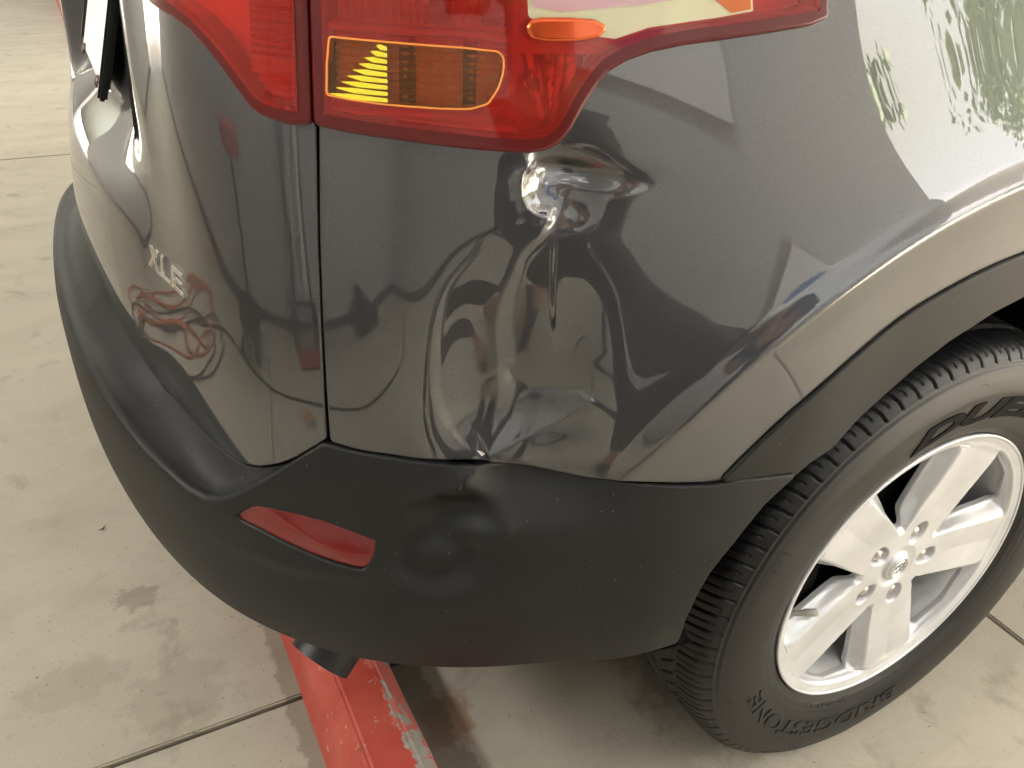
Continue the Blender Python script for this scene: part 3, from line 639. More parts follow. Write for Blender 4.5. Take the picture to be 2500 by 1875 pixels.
# step shelf between the bumper's ridge and the tailgate
tb=np.array(sorted([tuple(p) for p in TB]+[(3.42,.668),(S_MID,.668)]));rg=np.array(sorted([tuple(p) for p in RG]+[(3.40,.617),(S_MID,.617)]))
sv_=np.linspace(2.709,S_MID,160);sv_=np.concatenate([sv_,(2*S_MID-sv_)[::-1][1:]]);sm_=mir(sv_)
zr=np.interp(sm_,rg[:,0],rg[:,1])-.006;zt=np.interp(sm_,tb[:,0],tb[:,1])
A=surf(sv_,zr,bumper_inset);B_=surf(sv_,zt,lambda s,z:tailgate_inset(s,z)+.006)
x_,y_,nx_,ny_=plan(sv_);N3=np.stack([nx_,ny_,0*nx_],1)
rows=[];w=np.linalg.norm((B_-A)[:,:2],axis=1);rr_=np.minimum(.008,w*.3)
for a in np.linspace(0,math.pi/2*.86,6):
    rows.append(A-N3*(rr_*(1-math.cos(a)))[:,None]+np.array([0,0,1])*(rr_*math.sin(a))[:,None])
st_=rows[-1]
for t in np.linspace(0,1,12)[1:]:
    p=st_+(B_-st_)*t;p[:,2]=st_[:,2]+(B_[:,2]-.004-st_[:,2])*(t**1.6)-.006*np.sin(math.pi*t)*np.minimum(1,w/.04);rows.append(p)
rows.append(rows[-1]-np.array([0,0,.03]))
strip('bumper_step',rows,PLASTIC,car)
# underside of the bumper
u0=surf(sv_,.408+0*sv_,bumper_inset);ss2=np.linspace(2.30,2*S_MID-2.30,200)
zb=np.interp(mir(ss2),[2.4,2.7,2.95,S_MID],[.425,.423,.418,.412]);u0=surf(ss2,zb,lambda s,z:bumper_inset(s,z)+.003);u1=surf(ss2,zb-.006,lambda s,z:bumper_inset(s,z)+.012);u2=surf(ss2,.44+0*ss2,lambda s,z:bumper_inset(s,z)+.12)
strip('bumper_underside',[u0,u1,u2],PLASTIC,car)
# reflector: dark pocket, red lens, thin frame
cs_=np.mean(rf_,axis=0);shr=lambda L,k:[tuple(cs_+(np.array(p)-cs_)*k) for p in L]
panel('reflector_pocket',[shr(rf_,1.04)],lambda s,z:bumper_inset(s,z)+.014,GLOSSBLACK,car,step=.01,hem=0,rc=.002)
rl=empty('bumper_reflector');rl.parent=car
panel('reflector_lens',[[tuple(cs_+(np.array(p)-cs_)*np.array([.975,.90])+np.array([.0005,.0012])) for p in rf_]],lambda s,z:bumper_inset(s,z)+.0035+.16*softclip(z-.6142-(s-2.7747)*.447,.0008),REFL,rl,step=.004,bstep=.002,hem=.002,depth=.008,rc=.002)
# ---- lamps
lens=lambda s,z:body_inset(s,z)-.009
def sc(L,c,k):return [tuple(np.array(c)+(np.array(p)-c)*k) for p in L]
lampB=[(2.6975-GAP-.001,.9965)]+[(a,b+.0012) for a,b in LL[1:-1]]+[(2.2668,1.0875),(2.265,1.104),(2.274,1.133),(2.34,1.163),(2.48,1.203),(2.60,1.233),(2.6965-GAP,1.243)]
def shrink(L,d):
    L=np.array(L);t=np.roll(L,-1,0)-np.roll(L,1,0);n=np.stack([-t[:,1],t[:,0]],1);n/=np.linalg.norm(n,axis=1,keepdims=True)
    ar=.5*np.sum(L[:,0]*np.roll(L[:,1],-1)-np.roll(L[:,0],-1)*L[:,1])
    return [tuple(p) for p in L+n*d*(1 if ar>0 else -1)]
tl=empty('tail_lamp');tl.parent=car;tl['label']='large red tail lamp on the body corner with an amber indicator window'
lampBi=shrink(resample(np.array(lampB),.006),.0072)
panel('lens_border',[lampB,lampBi],lens,RED_RIM,tl,step=.006,bstep=.003,hem=.004,depth=.020,rc=.002)
amb=[tuple(np.array(a)*.15+np.array(b)*.85) for a,b in zip(TR['amber_o'],TR['amber_i'])]
panel('red_lens',[lampBi,amb,TR['band']],lambda s,z:lens(s,z)-.0006,RED_LENS,tl,step=.008,bstep=.003,hem=0,rc=.0015)
panel('amber_lens_frame',[amb,TR['amber_i']],lambda s,z:lens(s,z)-.0012,AMBER_EDGE,tl,step=.01,bstep=.002,hem=.0005,depth=.008,rc=.003)
panel('amber_lens',[TR['amber_i']],lambda s,z:lens(s,z)-.0004,AMBER_LENS,tl,step=.005,bstep=.003,hem=0,rc=.003)
# bowl behind the amber window: stepped scallops and two dark gaps
def scallop(s,z):
    u=(z-1.012)/.0052;k=u-np.floor(u);v=(s-2.54)/.011;kk=v-np.floor(v)
    return .016-.0042*k+.0020*np.cos(kk*2*math.pi)*.5
am=[(2.690,1.010),(2.536,1.006),(2.536,1.0575),(2.690,1.068)]
def grid_panel(name,s0,s1,z0,z1,ns,nz,fn,m,par,smooth=False):
    S_,Z_=np.meshgrid(np.linspace(s0,s1,ns),np.linspace(z0,z1,nz));P=surf(S_.ravel(),Z_.ravel(),fn).reshape(nz,ns,3)
    return strip(name,list(P),m,par,smooth=smooth)
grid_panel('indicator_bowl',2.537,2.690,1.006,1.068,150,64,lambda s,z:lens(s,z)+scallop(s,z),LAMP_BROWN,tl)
for a,b in ((2.6135,2.6275),(2.5635,2.5745)):
    grid_panel('bowl_gap',a,b,1.009,1.064,6,40,lambda s,z:lens(s,z)+.0125+.0012*np.sin(z*1100),LAMP_DARK,tl)
# stacked blades on the bowl's left, sun glint put into their yellow colour
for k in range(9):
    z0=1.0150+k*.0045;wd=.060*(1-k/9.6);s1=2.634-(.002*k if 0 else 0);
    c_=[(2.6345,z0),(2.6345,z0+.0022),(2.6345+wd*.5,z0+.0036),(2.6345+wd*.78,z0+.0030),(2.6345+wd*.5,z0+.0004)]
    o=panel('glint_blade',[c_],lambda s,z:lens(s,z)-.0012,simple('painted_yellow_glint',(1,.88,.04),.18,Coat_Weight=1.0) if k==0 else bpy.data.materials['painted_yellow_glint'],tl,step=.003,bstep=.0015,hem=.0004,depth=.004,rc=.0004)
# red upper chamber: fine horizontal flutes and dark steps
grid_panel('brake_lamp_bowl',2.5345,2.688,1.067,1.19,120,120,lambda s,z:lens(s,z)+.020+.0035*np.abs(((z/.0115)%1)-.5)*2+.0015*np.cos(s*900),LAMP_WHITE,tl)
for a,b,c,d in ((2.585,2.603,1.067,1.19),(2.541,2.560,1.070,1.19)):
    grid_panel('brake_lamp_rib',a,b,c,d,6,30,lambda s,z:lens(s,z)+.0145+.001*np.sin(z*900),LAMP_DARK,tl)
# white walls round the chambers
panel('housing',[shrink(lampB,.006)],lambda s,z:lens(s,z)+.030,LAMP_WHITE,tl,step=.012,hem=0,rc=0)
def rail_(name,pts,w,d,m,up=.004):
    P=np.array(pts);L=smooth_path(np.c_[P,0*P[:,0]],6)[:,:2] if len(P)>2 else P
    t=np.gradient(L,axis=0);t/=np.linalg.norm(t,axis=1,keepdims=True);n_=np.stack([-t[:,1],t[:,0]],1)
    rows=[]
    for off,dd in ((-w/2,d),(-w/2,up),(0,up-.001),(w/2,up),(w/2,d)):
        q=L+n_*off;rows.append(surf(q[:,0],q[:,1],lambda s,z:lens(s,z)+dd))
    return strip(name,rows,m,tl)
rail_('chamber_wall',[(2.693,1.012),(2.688,1.0085),(2.640,1.0055),(2.570,1.0035),(2.546,1.008),(2.535,1.025),(2.5330,1.05),(2.5330,1.19)],.0065,.03,LAMP_WHITE,.004)
rail_('chamber_wall',[(2.690,1.0645),(2.62,1.0640),(2.56,1.0625),(2.537,1.060)],.006,.03,LAMP_WHITE,.003)
rail_('chamber_wall',[(2.690,1.012),(2.6895,1.10),(2.6895,1.19)],.007,.03,LAMP_WHITE,.003)
rail_('chamber_wall',[(2.690,1.0020),(2.640,.9995),(2.570,.9965),(2.530,.9945)],.0095,.03,LAMP_WHITE,.005)
# crumpled chrome facets in the side chamber
fr2=random.Random(3);P=[];
loop=[tuple(p) for p in TR['facet']]
cx,cz=2.500,1.003
fan=[];NV=26
for k in range(NV):
    t=k/(NV-1);sx_=2.5345-(2.5345-2.462)*t;zt_=1.066 if t<.8 else 1.066-.02*(t-.8)
    fan.append((sx_,zt_))
V=[];F=[]
for k,(a,b) in enumerate(fan):
    for j in range(6):
        t=j/5;s_=cx+.004+(a-cx)*(.06+.94*t)+(fr2.uniform(-.002,.002) if 0<j<5 else 0);z_=cz-.006+(b-cz)*(.0+1.0*t)+(fr2.uniform(-.003,.003) if 0<j<5 else 0)
        d_=.012+(k%2)*.011*(.3+.7*t)+fr2.uniform(-.002,.003)
        V.append(surf(np.array([s_]),np.array([z_]),lambda s,z:lens(s,z)+d_)[0])
for k in range(NV-1):
    for j in range(5):
        a=k*6+j;F.append((a,a+1,a+7));F.append((a,a+7,a+6))
mesh_obj('side_chamber_facets',V,F,LAMP_CHROME,tl,smooth=False)
panel('pale_glare_lens',[TR['band']],lambda s,z:lens(s,z)-.0006,GLARE_LENS,tl,step=.008,bstep=.003,hem=0,rc=.0015)  # sky reflection painted as a pale lens
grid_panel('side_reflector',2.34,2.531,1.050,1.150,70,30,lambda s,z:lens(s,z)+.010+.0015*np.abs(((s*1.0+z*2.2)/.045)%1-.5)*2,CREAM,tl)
panel('side_tint',[TR['pink']],lambda s,z:lens(s,z)-.0012,lens_mat('pink_glare_tint',(1,.75,.85),body=.55,bodycol=(1,.66,.74)),tl,step=.008,bstep=.003,hem=0,rc=.0015)  # pink part of the sky reflection, laid on as a tint
panel('side_tint',[TR['orange_in']],lambda s,z:lens(s,z)-.0012,lens_mat('orange_clear_inlay',(1,.45,.12),body=.5,bodycol=(1,.26,.06)),tl,step=.008,bstep=.003,hem=0,rc=.0015)
panel('marker_bar',[TR['oval']],lambda s,z:lens(s,z)-.0035,simple('orange_red_marker',(1,.16,.035),.16,.8,Coat_Weight=1.0),tl,step=.003,bstep=.0015,hem=.003,depth=.006,rc=.001)
panel('side_flute_panel',[[(2.50,1.112),(2.29,1.118),(2.29,1.19),(2.50,1.19)]],lambda s,z:lens(s,z)+.012,LAMP_CHROME,tl,step=.01,hem=.001,depth=.01)
# tailgate lamp
lensT=lambda s,z:tailgate_inset(s,z)-.009
lampT=[(g0+.0005,.9965)]+[(a,b+.0012) for a,b in TL[::-1][1:]]+[(2.955,1.0675),(3.008,1.083),(3.037,1.115),(3.028,1.148),(2.90,1.188),(2.75,1.233),(g0+.001,1.245)]
lampTi=shrink(resample(np.array(lampT),.006),.0065)
t2=empty('tail_lamp_inner');t2.name='tail_lamp';t2.parent=car;t2['label']='red ribbed tail lamp on the tailgate'
panel('lens_border',[lampT,lampTi],lensT,RED_RIM,t2,step=.006,bstep=.003,hem=.004,depth=.020,rc=.002)
panel('red_lens',[lampTi],lambda s,z:lensT(s,z)-.0006,RED_LENS,t2,step=.008,bstep=.003,hem=0,rc=.0015)
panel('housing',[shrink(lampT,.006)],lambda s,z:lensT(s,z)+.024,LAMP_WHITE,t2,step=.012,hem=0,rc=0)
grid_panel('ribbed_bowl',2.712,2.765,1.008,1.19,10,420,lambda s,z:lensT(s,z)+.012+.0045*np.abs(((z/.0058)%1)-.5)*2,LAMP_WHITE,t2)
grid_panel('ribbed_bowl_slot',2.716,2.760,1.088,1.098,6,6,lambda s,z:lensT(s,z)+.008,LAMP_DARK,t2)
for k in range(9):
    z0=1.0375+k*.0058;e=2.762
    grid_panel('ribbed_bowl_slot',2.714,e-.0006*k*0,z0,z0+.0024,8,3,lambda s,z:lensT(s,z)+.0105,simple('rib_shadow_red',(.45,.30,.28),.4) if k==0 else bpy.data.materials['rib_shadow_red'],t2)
# paint chip at the foot of the crease
panel('paint_chip',[[(2.5505,.6905),(2.5555,.6965),(2.5520,.6955),(2.5475,.6925)]],lambda s,z:body_inset(s,z)+quarter_dent(np.asarray(s,float),np.asarray(z,float))-.0006,simple('bare_primer',(.75,.72,.66),.6),car,step=.002,bstep=.0012,hem=.0002,depth=.0004,rc=.0005)
# ---- text helper: curve text -> flat mesh arrays
def text_mesh(body,extrude=.0,bevel=0,shear=0,bold=0):
    cu=bpy.data.curves.new('t','FONT');cu.body=body;cu.size=1;cu.extrude=extrude;cu.bevel_depth=bevel;cu.shear=shear;cu.offset=bold;cu.resolution_u=4
    o=bpy.data.objects.new('t',cu);C.objects.link(o);dg=bpy.context.evaluated_depsgraph_get();dg.update()
    me=bpy.data.meshes.new_from_object(o.evaluated_get(dg));bpy.data.objects.remove(o)
    V=np.array([v.co[:] for v in me.vertices]);F=[tuple(p.vertices) for p in me.polygons];bpy.data.meshes.remove(me);return V,F
def subdiv(V,F,maxlen):
    bm=bmesh.new();vs=[bm.verts.new(v) for v in V]
    for f in F:
        try:bm.faces.new([vs[i] for i in f])
        except ValueError:pass
    for _ in range(4):
        es=[e for e in bm.edges if abs(e.verts[0].co.x-e.verts[1].co.x)>maxlen]
        if not es:break
        bmesh.ops.subdivide_edges(bm,edges=es,cuts=1)
        bmesh.ops.triangulate(bm,faces=bm.faces)
    bm.verts.index_update();V=np.array([v.co[:] for v in bm.verts]);F=[tuple(v.index for v in f.verts) for f in bm.faces];bm.free();return V,F
# ---- chrome trim badge on the tailgate: three letters, the first with a long foot underlining the second
def poly_extrude(name,polys,place,h,m,parent):
    V=[];F=[]
    for L in polys:
        bm=bmesh.new();vs=[bm.verts.new((x,y,0)) for x,y in L];f=bm.faces.new(vs)
        r=bmesh.ops.extrude_face_region(bm,geom=[f]);vv=[g for g in r['geom'] if isinstance(g,bmesh.types.BMVert)]
        for v in vv:v.co.z=h
        bmesh.ops.recalc_face_normals(bm,faces=bm.faces)
        bmesh.ops.bevel(bm,geom=[e for e in bm.edges if e.verts[0].co.z>h/2 and e.verts[1].co.z>h/2],offset=.0011,segments=2,affect='EDGES')
        bmesh.ops.triangulate(bm,faces=bm.faces)
        bm.verts.index_update();o=len(V);V+=[tuple(v.co) for v in bm.verts];F+=[tuple(o+v.index for v in f.verts) for f in bm.faces];bm.free()
    V=np.array(V);P=place(V);return mesh_obj(name,P,F,m,parent,smooth=False)
BS0,BZ0=3.019,.787            # lower left corner of the badge; it reads towards smaller s
def place_badge(V):
    s=BS0-V[:,0];z=BZ0+V[:,1]+(V[:,0])*.035;p=surf(s,z,tailgate_inset);n=surf_n(s,z,tailgate_inset);return p+n*(V[:,2]-.001)[:,None]
H=.024
bd=empty('trim_badge');bd.parent=car;bd['label']='chrome XLE badge'
X=[[(0,0),(.009,0),(.034,H),(.025,H)],[(.003,H),(.013,H),(.0225,.0125),(.030,.0045),(.0385,0),(.0385,-.0),(.052,0),(.052,.0045),(.040,.0045),(.034,.009),(.026,.0175)][:3]+[(.034,.0045),(.036,.0),(.028,0),(.018,.0085)]]
poly_extrude('letter',[[(0,0),(.0095,0),(.0175,.0095),(.0235,.0030),(.031,-.001),(.050,-.001),(.050,.0035),(.034,.0035),(.0285,.0075),(.0235,.0145),(.0335,H),(.024,H),(.0180,.0195),(.0125,H),(.003,H),(.0120,.0135)]],place_badge,.0042,CHROME,bd)
poly_extrude('letter',[[(.041,.0045),(.041,H),(.0505,H),(.0505,.0045),(.074,.0045),(.074,-.001),(.0505,-.001)]],place_badge,.0042,CHROME,bd)
poly_extrude('letter',[[(.078,-.001),(.078,H),(.112,H),(.112,.0185),(.0875,.0185),(.0875,.0145),(.110,.0145),(.110,.0095),(.0875,.0095),(.0875,.0045),(.112,.0045),(.112,-.001)]],place_badge,.0042,CHROME,bd)
# ---- licence plate: paper tag in a black holder, leaning with the recess
pl=empty('licence_plate');pl.parent=car;pl['label']='white paper licence tag in a black holder'
y0,y1=.722,1.052;zb,zt_=.905,1.075;lean=math.atan(.30)
up=np.array([math.sin(lean),0,math.cos(lean)]);nr=np.array([-math.cos(lean),0,math.sin(lean)]);org=np.array([-.868,y0,zb])
def plp(a,b,c):return org+np.array([0,1,0])*a+up*b+nr*c
def pbox(name,a0,a1,b0,b1,c0,c1,m,bev=.001,par=pl):
    bm=bmesh.new();box(bm,a0,a1,b0,b1,c0,c1,bev)
    for v in bm.verts:v.co=Vector(plp(*v.co))
    bmesh.ops.recalc_face_normals(bm,faces=bm.faces)
    return from_bm(name,bm,m,par)
Wp=y1-y0;Hp=.175
pbox('holder',-.004,.007,-.012,Hp+.02,-.008,.0035,PLASTIC,.003)
pbox('holder',Wp-.010,Wp+.004,.012,Hp+.02,-.012,.004,PLASTIC,.003)
pbox('back_board',.006,Wp-.006,.002,Hp+.01,-.011,-.003,BLACK_STEEL,.001)
pbox('paper_tag',.006,Wp-.008,.004,Hp+.004,-.0025,0,PAPER,.0003)
for a in (.042,Wp-.05):
    bm=bmesh.new();bmesh.ops.create_uvsphere(bm,u_segments=16,v_segments=8,radius=.009)
    for v in bm.verts:v.co=Vector(plp(a+v.co.x,.004+v.co.y,.001+max(v.co.z,0)*.5))
    from_bm('screw_cap',bm,BRONZE,pl,True)
V,F=text_mesh('ATOYOT'[::-1],extrude=0);V[:,0]-=V[:,0].min();k=.105/V[:,0].max()
# the maker's word printed up the right edge of the tag
V,F=text_mesh('TOYOTA');w_=V[:,0].max()
P=np.array([plp(.026-v[1]*.012,.132-(v[0]/w_)*.118,.0006) for v in V]);mesh_obj('printed_word',P,F,INK,pl,smooth=False)
# small chrome dealer lettering just below the tag (row of tiny raised blocks, unreadable in the photograph)
db=empty('dealer_badge');db.parent=car
bpos=0
for k,wd in enumerate((.010,.004,.010,.009,.010,.010,.009)):
    bm=bmesh.new();a0=.155-bpos*1.0;box(bm,a0-wd,a0,-.026,-.016,-.022,-.0185,.0006)
    if wd>.006:
        pass
    for v in bm.verts:v.co=Vector(plp(*v.co))
    bmesh.ops.recalc_face_normals(bm,faces=bm.faces);from_bm('raised_letter',bm,CHROME,db);bpos+=wd+.0035
# ================================================================ wheel
wheel=empty('wheel',(0,0,0));wheel.parent=car;wheel['label']='silver five spoke alloy wheel with a wide black tyre'
YT=.102
raw=[(-.098,.2290),(-.1015,.2345),(-.1075,.2450),(-.1125,.2600),(-.1150,.2780),(-.1152,.2950),(-.1135,.3120),(-.1100,.3270),(-.1060,.3370),(-.1005,.3460),(-.0930,.3525),(-.0830,.3565),(-.0650,.3590),(-.040,.3605),(0,.3612)]
raw=raw+[(-a,b) for a,b in raw[::-1][1:]]
RP=np.array(raw);tt=np.concatenate([[0],np.cumsum(np.hypot(*np.diff(RP,axis=0).T))])
# finer sampling over the tread
tq=np.concatenate([np.linspace(0,tt[7],42)[:-1],np.linspace(tt[7],tt[-8],124),np.linspace(tt[-8],tt[-1],16)[1:]])
pw=natural_spline(tt,RP[:,0],tq);pr_=natural_spline(tt,RP[:,1],tq)
dw=np.gradient(pw);dr=np.gradient(pr_);L_=np.hypot(dw,dr);nw=-dr/L_;nr_=dw/L_
NP=84;SUB=20;NA=NP*SUB
ph=np.arange(NA)/NA*NP
A_,J_=np.meshgrid(ph,np.arange(len(pw)),indexing='ij')
w_=pw[J_];aw=np.abs(w_)
def groove(d,hw,soft):return 1-sm(hw,hw+soft,np.abs(d))
dep=np.zeros_like(w_)
tread=(pr_[J_]>.340)
for c,hw in ((-.053,.0036),(-.019,.0042),(.019,.0042),(.053,.0036)):
    dep=np.maximum(dep,.0075*groove(w_-c,hw,.0012))
curve=lambda a,b:A_+a*np.sin((aw-b)*38)
per=lambda x:(x-np.round(x))
# shoulder: deep curved slots that run down over the shoulder, alternating with thin sipes
tmask=sm(.338,.342,pr_[J_])
slot=per(A_+.55*np.sin((aw-.056)*26)*np.sign(w_+1e-9));end=sm(.056,.058,aw)*(1-sm(.1065,.1085,aw))
wid=.075+.015*sm(.06,.10,aw)
dep=np.maximum(dep,.0050*(1-sm(wid*.55,wid*.95,np.abs(slot)))*end*tmask)
sipe=per(A_+.5+.55*np.sin((aw-.056)*26)*np.sign(w_+1e-9));dep=np.maximum(dep,.0030*(1-sm(.022,.05,np.abs(sipe)))*sm(.058,.062,aw)*(1-sm(.096,.099,aw))*tmask)
# inner ribs: slanted sipes
rib=(aw>.023)&(aw<.050);q=per(A_+ (w_)*38);dep=np.maximum(dep,.0045*(1-sm(.03,.07,np.abs(q)))*rib)
ribc=(aw<.015);q=per(A_*.5-w_*26);dep=np.maximum(dep,.004*(1-sm(.02,.045,np.abs(q)))*ribc)
# raised lines round the shoulder and sidewall
r0=pr_[J_];outer=(w_<-.09)
for c,h in ((.3385,.0010),(.3345,-.0012),(.3300,.0009),(.2560,-.0006),(.2420,.0008),(.3050,0)):
    dep=dep-h*np.exp(-((r0-c)/.0011)**2)*outer*(aw>.10)
ang=ph/NP*2*np.pi
WW=w_+nw[J_]*(-dep);RR=r0+nr_[J_]*(-dep)
if (nr_[len(pw)//2])<0:WW=w_+nw[J_]*dep;RR=r0+nr_[J_]*dep
X=-RR*np.cos(ang)[:,None];Z=WZ+RR*np.sin(ang)[:,None];Y=YT+WW
sq=np.clip(.012-Z,0,.02);Y=Y+np.sign(WW)*sq*.5*(np.abs(WW)>.08);Z=np.maximum(Z,.0008)
V=np.stack([X,Y,Z],-1).reshape(-1,3);M_=len(pw);F=[]
for i in range(NA):
    a=i*M_;b=((i+1)%NA)*M_
    for j in range(M_-1):F.append((a+j,b+j,b+j+1,a+j+1))
mesh_obj('tyre',V,F,RUBBER,wheel)
side_y=lambda r:YT+np.interp(r,pr_[:60],pw[:60])
def arc_text(body,rb,h,a0,a1,m,name,shear=0,bold=0,raise_=.0009,thick=.0012,gap=None):
    V,F=text_mesh(body,extrude=.5,shear=shear,bold=bold)
    V[:,0]-=V[:,0].min();w=V[:,0].max();hh=max(.72,V[:,1].max())
    V,F=subdiv(V,F,w/(abs(a1-a0)/1.2))
    ang=np.radians(a0+(a1-a0)*V[:,0]/w);r=rb+h*V[:,1]/hh
    y=side_y(r)-raise_*1.0-np.where(V[:,2]>0,thick,-thick)*.5
    P=np.stack([-r*np.cos(ang),y,WZ+r*np.sin(ang)],1);return mesh_obj(name,P,F,m,wheel,smooth=False)
arc_text('DUELER',.2655,.0275,66.3,141,RUBBER_TXT,'sidewall_name',shear=.35,bold=.05,raise_=.0012)
arc_text('BRIDGESTONE',.268,.025,-105,-22.0,RUBBER,'sidewall_brand',bold=.02,raise_=.0008)
arc_text('100  7M7  13',.2395,.007,-83,-58,RUBBER,'sidewall_marks',raise_=.0006,thick=.0008)
arc_text('EXTRA REINFORCED LOAD',.288,.0045,0,38,RUBBER,'sidewall_marks',raise_=.0005,thick=.0006) if False else None
# knurled band that carries the name: fine radial ribs
V=[];F=[]
for k in range(420):
    a=R_(40+k*(72/420));a2=a+R_(.085)
    for aa in (a,a2):
        for r in (.2600,.2800,.3000):
            V.append((-r*math.cos(aa),float(side_y(r))-.0007,WZ+r*math.sin(aa)))
    o=6*k;F+=[(o,o+3,o+4,o+1),(o+1,o+4,o+5,o+2)]
kb=mesh_obj('sidewall_ribs',V,F,RUBBER_DUSTY,wheel,smooth=False);kb['kind']='stuff'
# little rubber hairs left from the mould
V=[];F=[]
for k in range(46):
    a=rng.uniform(0,2*math.pi);rr_=rng.choice([.349,.2345,.3515,.318]);w0=float(np.interp(rr_,pr_[:60],pw[:60]));l=rng.uniform(.004,.009)
    p=np.array([-rr_*math.cos(a),YT+w0,WZ+rr_*math.sin(a)])
    if p[2]<.03 and rr_>.3:continue
    d=np.array([-math.cos(a)*(.8 if rr_>.34 else rng.uniform(-.3,.3)),-.9,math.sin(a)*(.8 if rr_>.34 else .1)])+np.array([rng.uniform(-.4,.4) for _ in range(3)]);d/=np.linalg.norm(d)
    v,f=tube([p-d*.001,p+d*l],[.0004,.0002],4);V,F=merge((V,F),(v,f))
h_=mesh_obj('mould_hairs',V,F,RUBBER,wheel);h_['kind']='stuff'
# rim: five sectors, windows centred on 4.5+72k degrees, bevelled flanks, flat spoke faces
WR=[.0765,.079,.083,.090,.103,.125,.150,.175,.195,.2035,.2075,.2095];WT=[0,3.0,4.8,6.6,8.8,11.6,14.0,15.9,17.0,17.0,15.6,0]
def t0_of(r):return float(np.interp(r,WR,WT))
radii=np.concatenate([np.linspace(.026,.0765,18),[.0777,.079,.081,.083,.0855],np.linspace(.090,.195,30),[.1995,.2035,.206,.2075,.2088,.2095],np.linspace(.2105,.2265,10)])
def rimdepth(r,t):
    a=abs(t);t0=t0_of(min(max(r,.079),.2075))
    hubw=1-float(sm(.066,.098,r));rimw=float(sm(.200,.212,r))
    fl=5.8*min(1,r/.15)
    flank=.021*(1-float(sm(0,1,(a-t0)/fl)))
    crown=.0022*((max(a-t0-fl,0))/(36-t0-fl))**2*float(sm(.08,.12,r))
    face=.0135-.0075*float(sm(.08,.205,r))+crown
    hub=.0145+.003*(1-float(sm(.030,.036,r)))
    y=(face+flank)*(1-hubw)+hub*hubw
    lip=.0050-.0035*float(sm(.212,.2255,r))
    edge=.010*(1-float(sm(.2090,.2125,r)))*float(1-sm(t0+fl-2,t0+fl+3,a))
    return y*(1-rimw)+(lip+edge)*rimw
# nut pockets at 38 degrees, i.e. 30 degrees after the window centre
    return y
nutang=[38+72*k for k in range(5)]
def pocket(r,angdeg):
    d=0
    for na in nutang:
        dx=r*math.cos(R_(angdeg))-.0572*math.cos(R_(na));dz=r*math.sin(R_(angdeg))-.0572*math.sin(R_(na))
        ca,sa=math.cos(R_(na)),math.sin(R_(na));rad=dx*ca+dz*sa;tan=-dx*sa+dz*ca
        rr=math.hypot((rad-.003)/1.25,tan);d=max(d,.020*(1-float(sm(.0115,.0150,rr))))
    return d
NT=56
V=[];F=[];idx={}
def vid(i,k,j):
    r=radii[i]
    return idx[(i,k,j)]
nr=len(radii)
for k in range(5):
    for i,r in enumerate(radii):
        t0=t0_of(r) if .0765<r<.2095 else 0
        # samples from t0 to 72-t0, with the window left out between -t0..t0
        for j in range(NT+1):
            u_=j/NT;t=t0+(72-2*t0)*u_
            ad=4.5+72*k+t;tw=t if t<=36 else 72-t
            y=rimdepth(r,tw)+pocket(r,ad)*(1 if r<.095 else 0)
            idx[(i,k,j)]=len(V);a=R_(ad);V.append((-r*math.cos(a),y,WZ+r*math.sin(a)))
for k in range(5):
    for i in range(nr-1):
        for j in range(NT):
            F.append((idx[(i,k,j)],idx[(i,k,j+1)],idx[(i+1,k,j+1)],idx[(i+1,k,j)]))
bm=bmesh.new();vs=[bm.verts.new(v) for v in V]
for f in F:
    try:bm.faces.new([vs[i] for i in f])
    except ValueError:pass
bmesh.ops.remove_doubles(bm,verts=bm.verts,dist=.00005)
bmesh.ops.recalc_face_normals(bm,faces=bm.faces)
cf=min(bm.faces,key=lambda f:(f.calc_center_median()-Vector((0,0,WZ))).length)
if cf.normal.y>0:bmesh.ops.reverse_faces(bm,faces=bm.faces)
# walls of the windows, with a small rounded edge
be=[e for e in bm.edges if e.is_boundary]
be=[e for e in be if .07<math.hypot(e.verts[0].co.x,e.verts[0].co.z-WZ)<.2115]
for dy,sh in ((.0025,.0012),(.006,.0018)):
    r=bmesh.ops.extrude_edge_only(bm,edges=be);nv=[g for g in r['geom'] if isinstance(g,bmesh.types.BMVert)];be=[g for g in r['geom'] if isinstance(g,bmesh.types.BMEdge) and g.is_boundary and all(v in nv for v in g.verts)]
    for v in nv:v.co.y+=dy
from_bm('rim',bm,WHEEL,wheel,True)
# lip and barrel behind the spokes
ringr=[(.2265,.0070),(.2280,.0040),(.2282,.0005),(.2262,-.0012),(.2240,.0008),(.2236,.0045)]
def lathe(name,prof,m,n=160,par=wheel,smooth=True,cx=0,cz=WZ):
    V=[];F=[];k=len(prof)
    for i in range(n):
        a=2*math.pi*i/n
        for r,y in prof:V.append((cx-r*math.cos(a),y,cz+r*math.sin(a)))
    for i in range(n):
        for j in range(k-1):F.append((i*k+j,((i+1)%n)*k+j,((i+1)%n)*k+j+1,i*k+j+1))
    o=mesh_obj(name,V,F,m,par,smooth);return o
lathe('rim_lip',ringr,WHEEL)
lathe('barrel',[(.2125,.012),(.2080,.030),(.2040,.060),(.2000,.085),(.1975,.12),(.1975,.20)],WHEEL)
lathe('brake_disc',[(.03,.052),(.078,.052),(.081,.060),(.152,.062),(.152,.074),(.03,.074)],IRON)
lathe('brake_dust_shield',[(.02,.080),(.184,.080),(.188,.070)],DARK)
bm=bmesh.new();box(bm,-.17,-.11,.048,.078,WZ-.07,WZ+.07,.012);from_bm('brake_caliper',bm,IRON,wheel)
